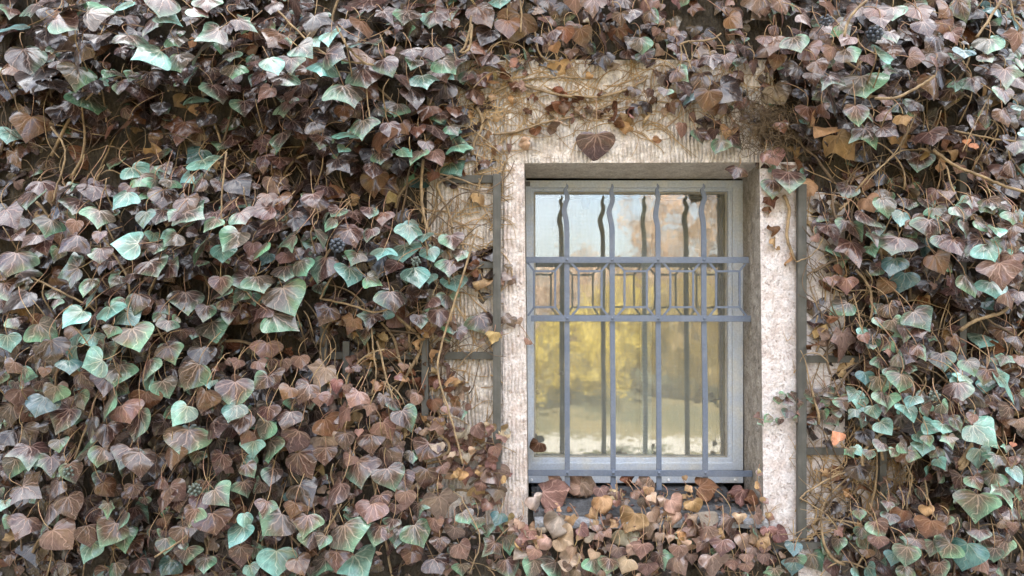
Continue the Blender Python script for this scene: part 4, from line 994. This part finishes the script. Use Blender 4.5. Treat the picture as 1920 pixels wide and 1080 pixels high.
# ------------------------------------------------------------------ trellises
def trellis(label, uprights, rails, loc):
    e = empty('trellis', loc, label, 'trellis', 'dark wooden trellises fixed to the wall')
    for x0, y0, x1, y1 in uprights:
        mb = MB(); slab_px(mb, x0, y0, x1, y1, -.034, -.016); mb.build('upright', M_TREL, e, bevel=.0015)
    for x0, y0, x1, y1 in rails:
        mb = MB(); slab_px(mb, x0, y0, x1, y1, -.0165+.0005, -.0045); mb.build('rail', M_TREL, e, bevel=.0015)
    return e
trellis('dark grey green trellis with its upright beside the narrow grooved jamb', [(924, 326, 939, 880), (790, 590, 803, 780), (642, 640, 655, 800), (600, 560, 613, 760)],
        [(835, 328, 924, 343), (840, 490, 928, 503), (600, 660, 928, 674)], P(850, 900, -.03))
trellis('dark grey green trellis with its upright beside the wide mottled jamb', [(1497, 345, 1513, 1010), (1650, 820, 1663, 1000), (1800, 300, 1813, 900)],
        [(1500, 667, 1700, 680), (1500, 840, 1760, 853), (1440, 1017, 1760, 1030)], P(1620, 1050, -.03))

# ------------------------------------------------------------------ fallen leaves: each one is a thing
def fallen(px, py, y, wd, ang, tilt, yaw, code, crumple, label, var=None):
    mb = MB(); p, _, _ = leaf(mb, P(px, py, y), wd*PX, ang, tilt, yaw, code, crumple, var)
    o = mb.build('fallen_leaf', M_DRY, None, smooth=True, origin=p); tag(o, label, 'dead leaf', 'dead leaves lying on and under the sill')
    s_ = o.modifiers.new('thick', 'SOLIDIFY'); s_.thickness = .0005
FL = [(1005, 838, .14, 34, -40, 10, 25, 'b', .8, 'curled orange brown dead leaf stuck in the lower corner of the window frame'),
 (1043, 905, .10, 44, 80, 12, 10, 'h', .3, 'broad pale brown dead leaf behind the first bar at the sill'),
 (1078, 908, .10, 46, -100, 20, -10, 'h', .5, 'folded pink brown dead leaf between the first and second bars'),
 (1103, 912, .09, 50, 60, 35, 0, 'n', .9, 'dark folded dead leaf leaning beside the second bar'),
 (1178, 900, .10, 30, 10, 10, 30, 'b', .5, 'small rusty red dead leaf between the second and third bars'),
 (1212, 905, .08, 40, -60, 30, 20, 'k', .6, 'small curled dead leaf just left of the third bar'),
 (1040, 918, .05, 70, 95, 62, 0, 'k', .5, 'long brown dead leaf lying flat under the first bar'),
 (1385, 924, .09, 32, 40, 45, 0, 'b', .7, 'dark crumpled dead leaf lying in the corner of the sill'),
 (1392, 930, .02, 42, -30, 50, 20, 'k', .6, 'pointed pinkish dead leaf lying near the end of the slate'),
 (1410, 936, .02, 30, 60, 50, -20, 'b', .6, 'small rust brown dead leaf at the end of the slate'),
 (1330, 914, .07, 60, 85, 65, 0, 'b', .5, 'thin flat brown dead leaf under the fourth bar'),
 (1130, 925, .0, 36, 20, 40, 0, 'k', .5, 'light brown dead leaf on the slate below the second bar'),
 (1150, 930, .0, 34, -40, 35, 10, 'h', .6, 'tan dead leaf on the slate beside the light brown leaf'),
 (1045, 985, -.07, 52, -20, 15, 10, 'w', .6, 'large pale crumpled dead leaf at the foot of the left sill end'),
 (1060, 1014, -.08, 46, 60, 35, 0, 'h', .7, 'light brown crumpled dead leaf just below the largest pale one'),
 (1002, 945, -.03, 44, 20, 10, 20, 'w', .9, 'twisted cream dead leaf caught against the foot of the grooved jamb'),
 (1070, 1048, -.09, 52, 80, 55, 0, 'h', .7, 'long tan folded dead leaf lying lengthwise in the low ivy'),
 (1182, 978, -.06, 54, -30, 20, 0, 'y', .6, 'tan dry leaf with curled rim below the middle of the slate'),
 (1178, 1010, -.06, 46, 10, 20, 10, 'w', .8, 'grey papery dead leaf under the middle of the slate'),
 (1266, 950, -.05, 46, 30, 15, 10, 'h', .6, 'wide tan dead leaf covering the slate below the third bar'),
 (1302, 950, -.05, 32, 20, 10, -20, 'y', .6, 'small ragged tan dead leaf right of the wide tan one'),
 (1130, 945, -.05, 40, 10, 15, 0, 'y', .6, 'ochre dead leaf hanging over the front edge of the slate'),
 (1325, 975, -.06, 40, -140, 20, 30, 'w', .3, 'white pointed leaf standing up below the fourth bar'),
 (1106, 1006, -.07, 22, -150, 10, 10, 'w', .3, 'tiny white pointed leaf in the low ivy'),
 (978, 1020, -.06, 30, 10, 10, 20, 'y', .5, 'small orange yellow dead leaf below the grooved jamb'),
 (975, 1040, -.07, 36, -60, 40, 0, 'w', .7, 'pale curled dead leaf under the small orange yellow one'),
 (1440, 1000, -.05, 30, 0, 10, 0, 'k', .6, 'pink brown dead leaf at the foot of the mottled jamb'),
 (1465, 1004, -.04, 36, 60, 30, 0, 'k', .6, 'salmon dead leaf resting between the mottled jamb and the trellis')]
for e in FL: fallen(*e)
# the rest of the litter on the slate: a loose layer
lit = MB()
for _ in range(95):
    px = rng.uniform(1000, 1420); y = rng.uniform(-.02, .14)
    t = (y+.012)/.232; z = P(0, 962, -.012)[2] + .030*t + rng.uniform(.001, .010)
    if 1340 > px > 1300 and y < .04: continue
    if rng.random() < .45 and y < .05 and (1010 < px < 1110 or 1330 < px < 1400): continue
    leaf(lit, np.array((P(px, 0, y)[0], y, z)), rng.uniform(.010, .027), rng.uniform(0, 360), rng.normal(72, 15), rng.normal(0, 20), rng.choice(list('kkbnyy')), .8)
for _ in range(60):
    px = rng.uniform(1000, 1400); y = rng.uniform(.04, .15); z = P(0, 962, -.012)[2] + .030*(y+.012)/.232 + .004
    a = np.array((P(px, 0, y)[0], y, z)); dr = np.array((rng.normal(0, 1), rng.normal(0, .5), 0)); dr /= np.linalg.norm(dr)
    n0 = lit.n; lit.tube([a, a+dr*rng.uniform(.01, .03)+np.array((0, 0, .004))], .0007, 4); lit.uv.append(np.zeros((lit.n-n0, 3))); lit.col.append(np.tile((.22, .14, .08, 0), (lit.n-n0, 1)))
tag(lit.build('leaf_litter', M_DRY, None, smooth=True, origin=P(1200, 940)), 'loose small brown leaf litter scattered over the slate window sill', 'leaf litter', kind='stuff')

# ------------------------------------------------------------------ the place opposite, which the glass mirrors, and tall trees added to dim the frontal sky
mg, ng, bgm = mat('lawn_ground')
tg = N(ng, 'ShaderNodeTexCoord'); og = tg.outputs['Object']
cg = mixc(ng, ramp(ng, noise(ng, .9, 6, vec=og), [(.35, 0.0), (.65, 1.0)]), (.04, .045, .02), (.13, .10, .04))
pv = N(ng, 'ShaderNodeSeparateXYZ'); L(ng, og, pv.inputs[0])
L(ng, cg, bgm.inputs['Base Color']); bgm.inputs['Roughness'].default_value = .95
mb = MB(); G2 = 260
mb.add([(-G2, -G2, GROUND), (G2, -G2, GROUND), (G2, G2, GROUND), (-G2, G2, GROUND)], [(0, 1, 2, 3)]); tag(mb.build('ground', mg), kind='structure')
mpth, npth, bpth = mat('pale_gravel'); L(npth, mixc(npth, noise(npth, 60, 4), (.22, .20, .17), (.34, .32, .28)), bpth.inputs['Base Color']); bpth.inputs['Roughness'].default_value = .95
mb = MB()
for i in range(24):
    x0, x1 = -9+i, -8+i; f0, f1 = -5.75+.2*math.sin(x0*.9), -5.75+.2*math.sin(x1*.9)
    mb.add([(x0, f0-.7, GROUND+.004), (x1, f1-.7, GROUND+.004), (x1, f1, GROUND+.004), (x0, f0, GROUND+.004)], [(0, 1, 2, 3)])
tag(mb.build('path', mpth), kind='structure')
mpav, npav, bpav = mat('grey_gravel'); L(npav, mixc(npav, noise(npav, 60, 4), (.16, .155, .15), (.28, .27, .255)), bpav.inputs['Base Color']); bpav.inputs['Roughness'].default_value = .95
mb = MB(); mb.add([(-9, -3.2, GROUND+.004), (9, -3.2, GROUND+.004), (9, 0, GROUND+.004), (-9, 0, GROUND+.004)], [(0, 1, 2, 3)]); tag(mb.build('bounce_pavement', mpav), kind='structure')  # unseen strip, added brighter than the lawn to bounce light up at the wall
def crown_material(name, a, b_):
    m, n, b = mat(name); at = N(n, 'ShaderNodeAttribute', attribute_name='luv'); sp = N(n, 'ShaderNodeSeparateXYZ'); L(n, at.outputs['Vector'], sp.inputs[0])
    c = mixc(n, sp.outputs[2], a, b_); L(n, c, b.inputs['Base Color']); b.inputs['Roughness'].default_value = .7
    tr = N(n, 'ShaderNodeBsdfTranslucent'); L(n, c, tr.inputs['Color']); ms = N(n, 'ShaderNodeMixShader'); ms.inputs[0].default_value = .45
    L(n, b.outputs[0], ms.inputs[1]); L(n, tr.outputs[0], ms.inputs[2]); L(n, ms.outputs[0], n.nodes['Material Output'].inputs['Surface']); return m
MY = crown_material('autumn_yellow_leaf', (.62, .49, .09), (.30, .23, .06)); MO = crown_material('olive_leaf', (.26, .22, .08), (.42, .30, .11)); MN = crown_material('russet_leaf', (.42, .27, .17), (.55, .42, .30))
def tree(x, y, h, cr, cz, m, label, n=2600, ls=.11, name='autumn_tree', cat='tree'):
    e = empty(name, (x, y, GROUND), label, cat, 'trees and shrubs across the garden')
    tk = MB(); tk.tube(catmull([(x, y, GROUND-.05), (x+.05, y, GROUND+h*.3), (x-.04, y+.05, GROUND+h*.6), (x, y, GROUND+h*.9)], 4), np.linspace(.028*h, .008*h, 13), 8)
    for k in range(7):
        a = k*2.4; z0 = GROUND+h*(.25+.08*k); tk.tube(catmull([(x, y, z0), (x+cr*.4*math.cos(a), y+cr*.4*math.sin(a), z0+h*.10), (x+cr*.8*math.cos(a), y+cr*.8*math.sin(a), z0+h*.18)], 3), np.linspace(.011*h, .004*h, 7), 6)
    tk.build('trunk', M_WOOD, e, smooth=True)
    c = MB(); u = rng.normal(size=(n, 3)); u /= np.linalg.norm(u, axis=1, keepdims=True); rr = rng.uniform(.35, 1, n)**.6
    lump = 1 + .22*np.sin(u[:, 0]*5+x)*np.sin(u[:, 2]*6+y)
    cen = np.array((x, y, GROUND+cz)) + u*(rr*lump)[:, None]*np.array((cr, cr, cz*.92 if cat == 'shrub' else h-cz))
    cen[:, 2] = np.maximum(cen[:, 2], GROUND+.05)
    a = rng.normal(size=(n, 3)); a /= np.linalg.norm(a, axis=1, keepdims=True); b = np.cross(a, rng.normal(size=(n, 3))); b /= np.linalg.norm(b, axis=1, keepdims=True)
    s1 = ls*rng.uniform(.6, 1.2, (n, 1))
    vs = np.stack((cen-a*s1, cen+b*s1*.6, cen+a*s1, cen-b*s1*.6), axis=1).reshape(-1, 3)
    c.add(vs, [(4*i, 4*i+1, 4*i+2, 4*i+3) for i in range(n)], 0, np.repeat(np.concatenate((np.zeros((n, 2)), rng.random((n, 1))), axis=1), 4, axis=0), np.ones((4*n, 4)))
    c.build('crown', m, e)
tree(.9, -9.4, 1.9, 1.15, .8, MY, 'round golden yellow shrub across the gravel path', name='autumn_shrub', cat='shrub', ls=.06)
tree(2.1, -11.5, 2.4, .9, 1.1, MY, 'taller golden yellow shrub behind the round one', name='autumn_shrub', cat='shrub', ls=.06)
tree(3.2, -10.2, 2.5, 1.0, 1.15, MO, 'olive brown shrub beside the golden ones', name='autumn_shrub', cat='shrub', ls=.06)
tree(5.2, -12, 3.2, 1.6, 1.6, MO, 'big olive brown shrub farthest along the path', name='autumn_shrub', cat='shrub', ls=.08)
tree(-1.6, -11, 2.6, 1.4, 1.2, MO, 'olive shrub near the start of the path', name='autumn_shrub', cat='shrub', ls=.08)
tree(-6, -11, 9, 4.2, 5.2, MO, 'tall spreading olive tree added on the lawn to screen the sky', n=3500, ls=.35)  # this and the other tall olive trees: added unseen to cut frontal skylight
tree(-15, -9, 11, 5, 6, MO, 'tallest spreading olive tree, added at the far end of the lawn to screen the sky', n=3500, ls=.4)
tree(12, -10, 10, 4.6, 5.8, MO, 'tall olive tree added by the end of the gravel path to screen the sky', n=3500, ls=.38)
tree(21, -8, 11, 5, 6, MO, 'tall olive tree added past the end of the gravel path to screen the sky', n=3500, ls=.4)
tree(-6.5, -18, 15, 5.2, 9, MO, 'very tall olive tree added behind the spreading one on the lawn to screen the sky', n=4000, ls=.5)
tree(12.5, -19, 16, 5.6, 9.5, MO, 'very tall olive tree added behind the end of the gravel path to screen the sky', n=4000, ls=.5)
tree(3.2, -24, 3.6, 3.2, 1.9, MN, 'russet tree standing far behind the golden shrubs', n=2600, ls=.16)
tree(6.2, -21, 6.0, 3.0, 3.2, MN, 'taller russet tree far along the path', n=2600, ls=.16)
tree(-4.5, -20, 5.0, 2.8, 2.8, MY, 'yellow tree far across the lawn', n=2600, ls=.16)
print('leaves', count, 'hand', len(HAND))
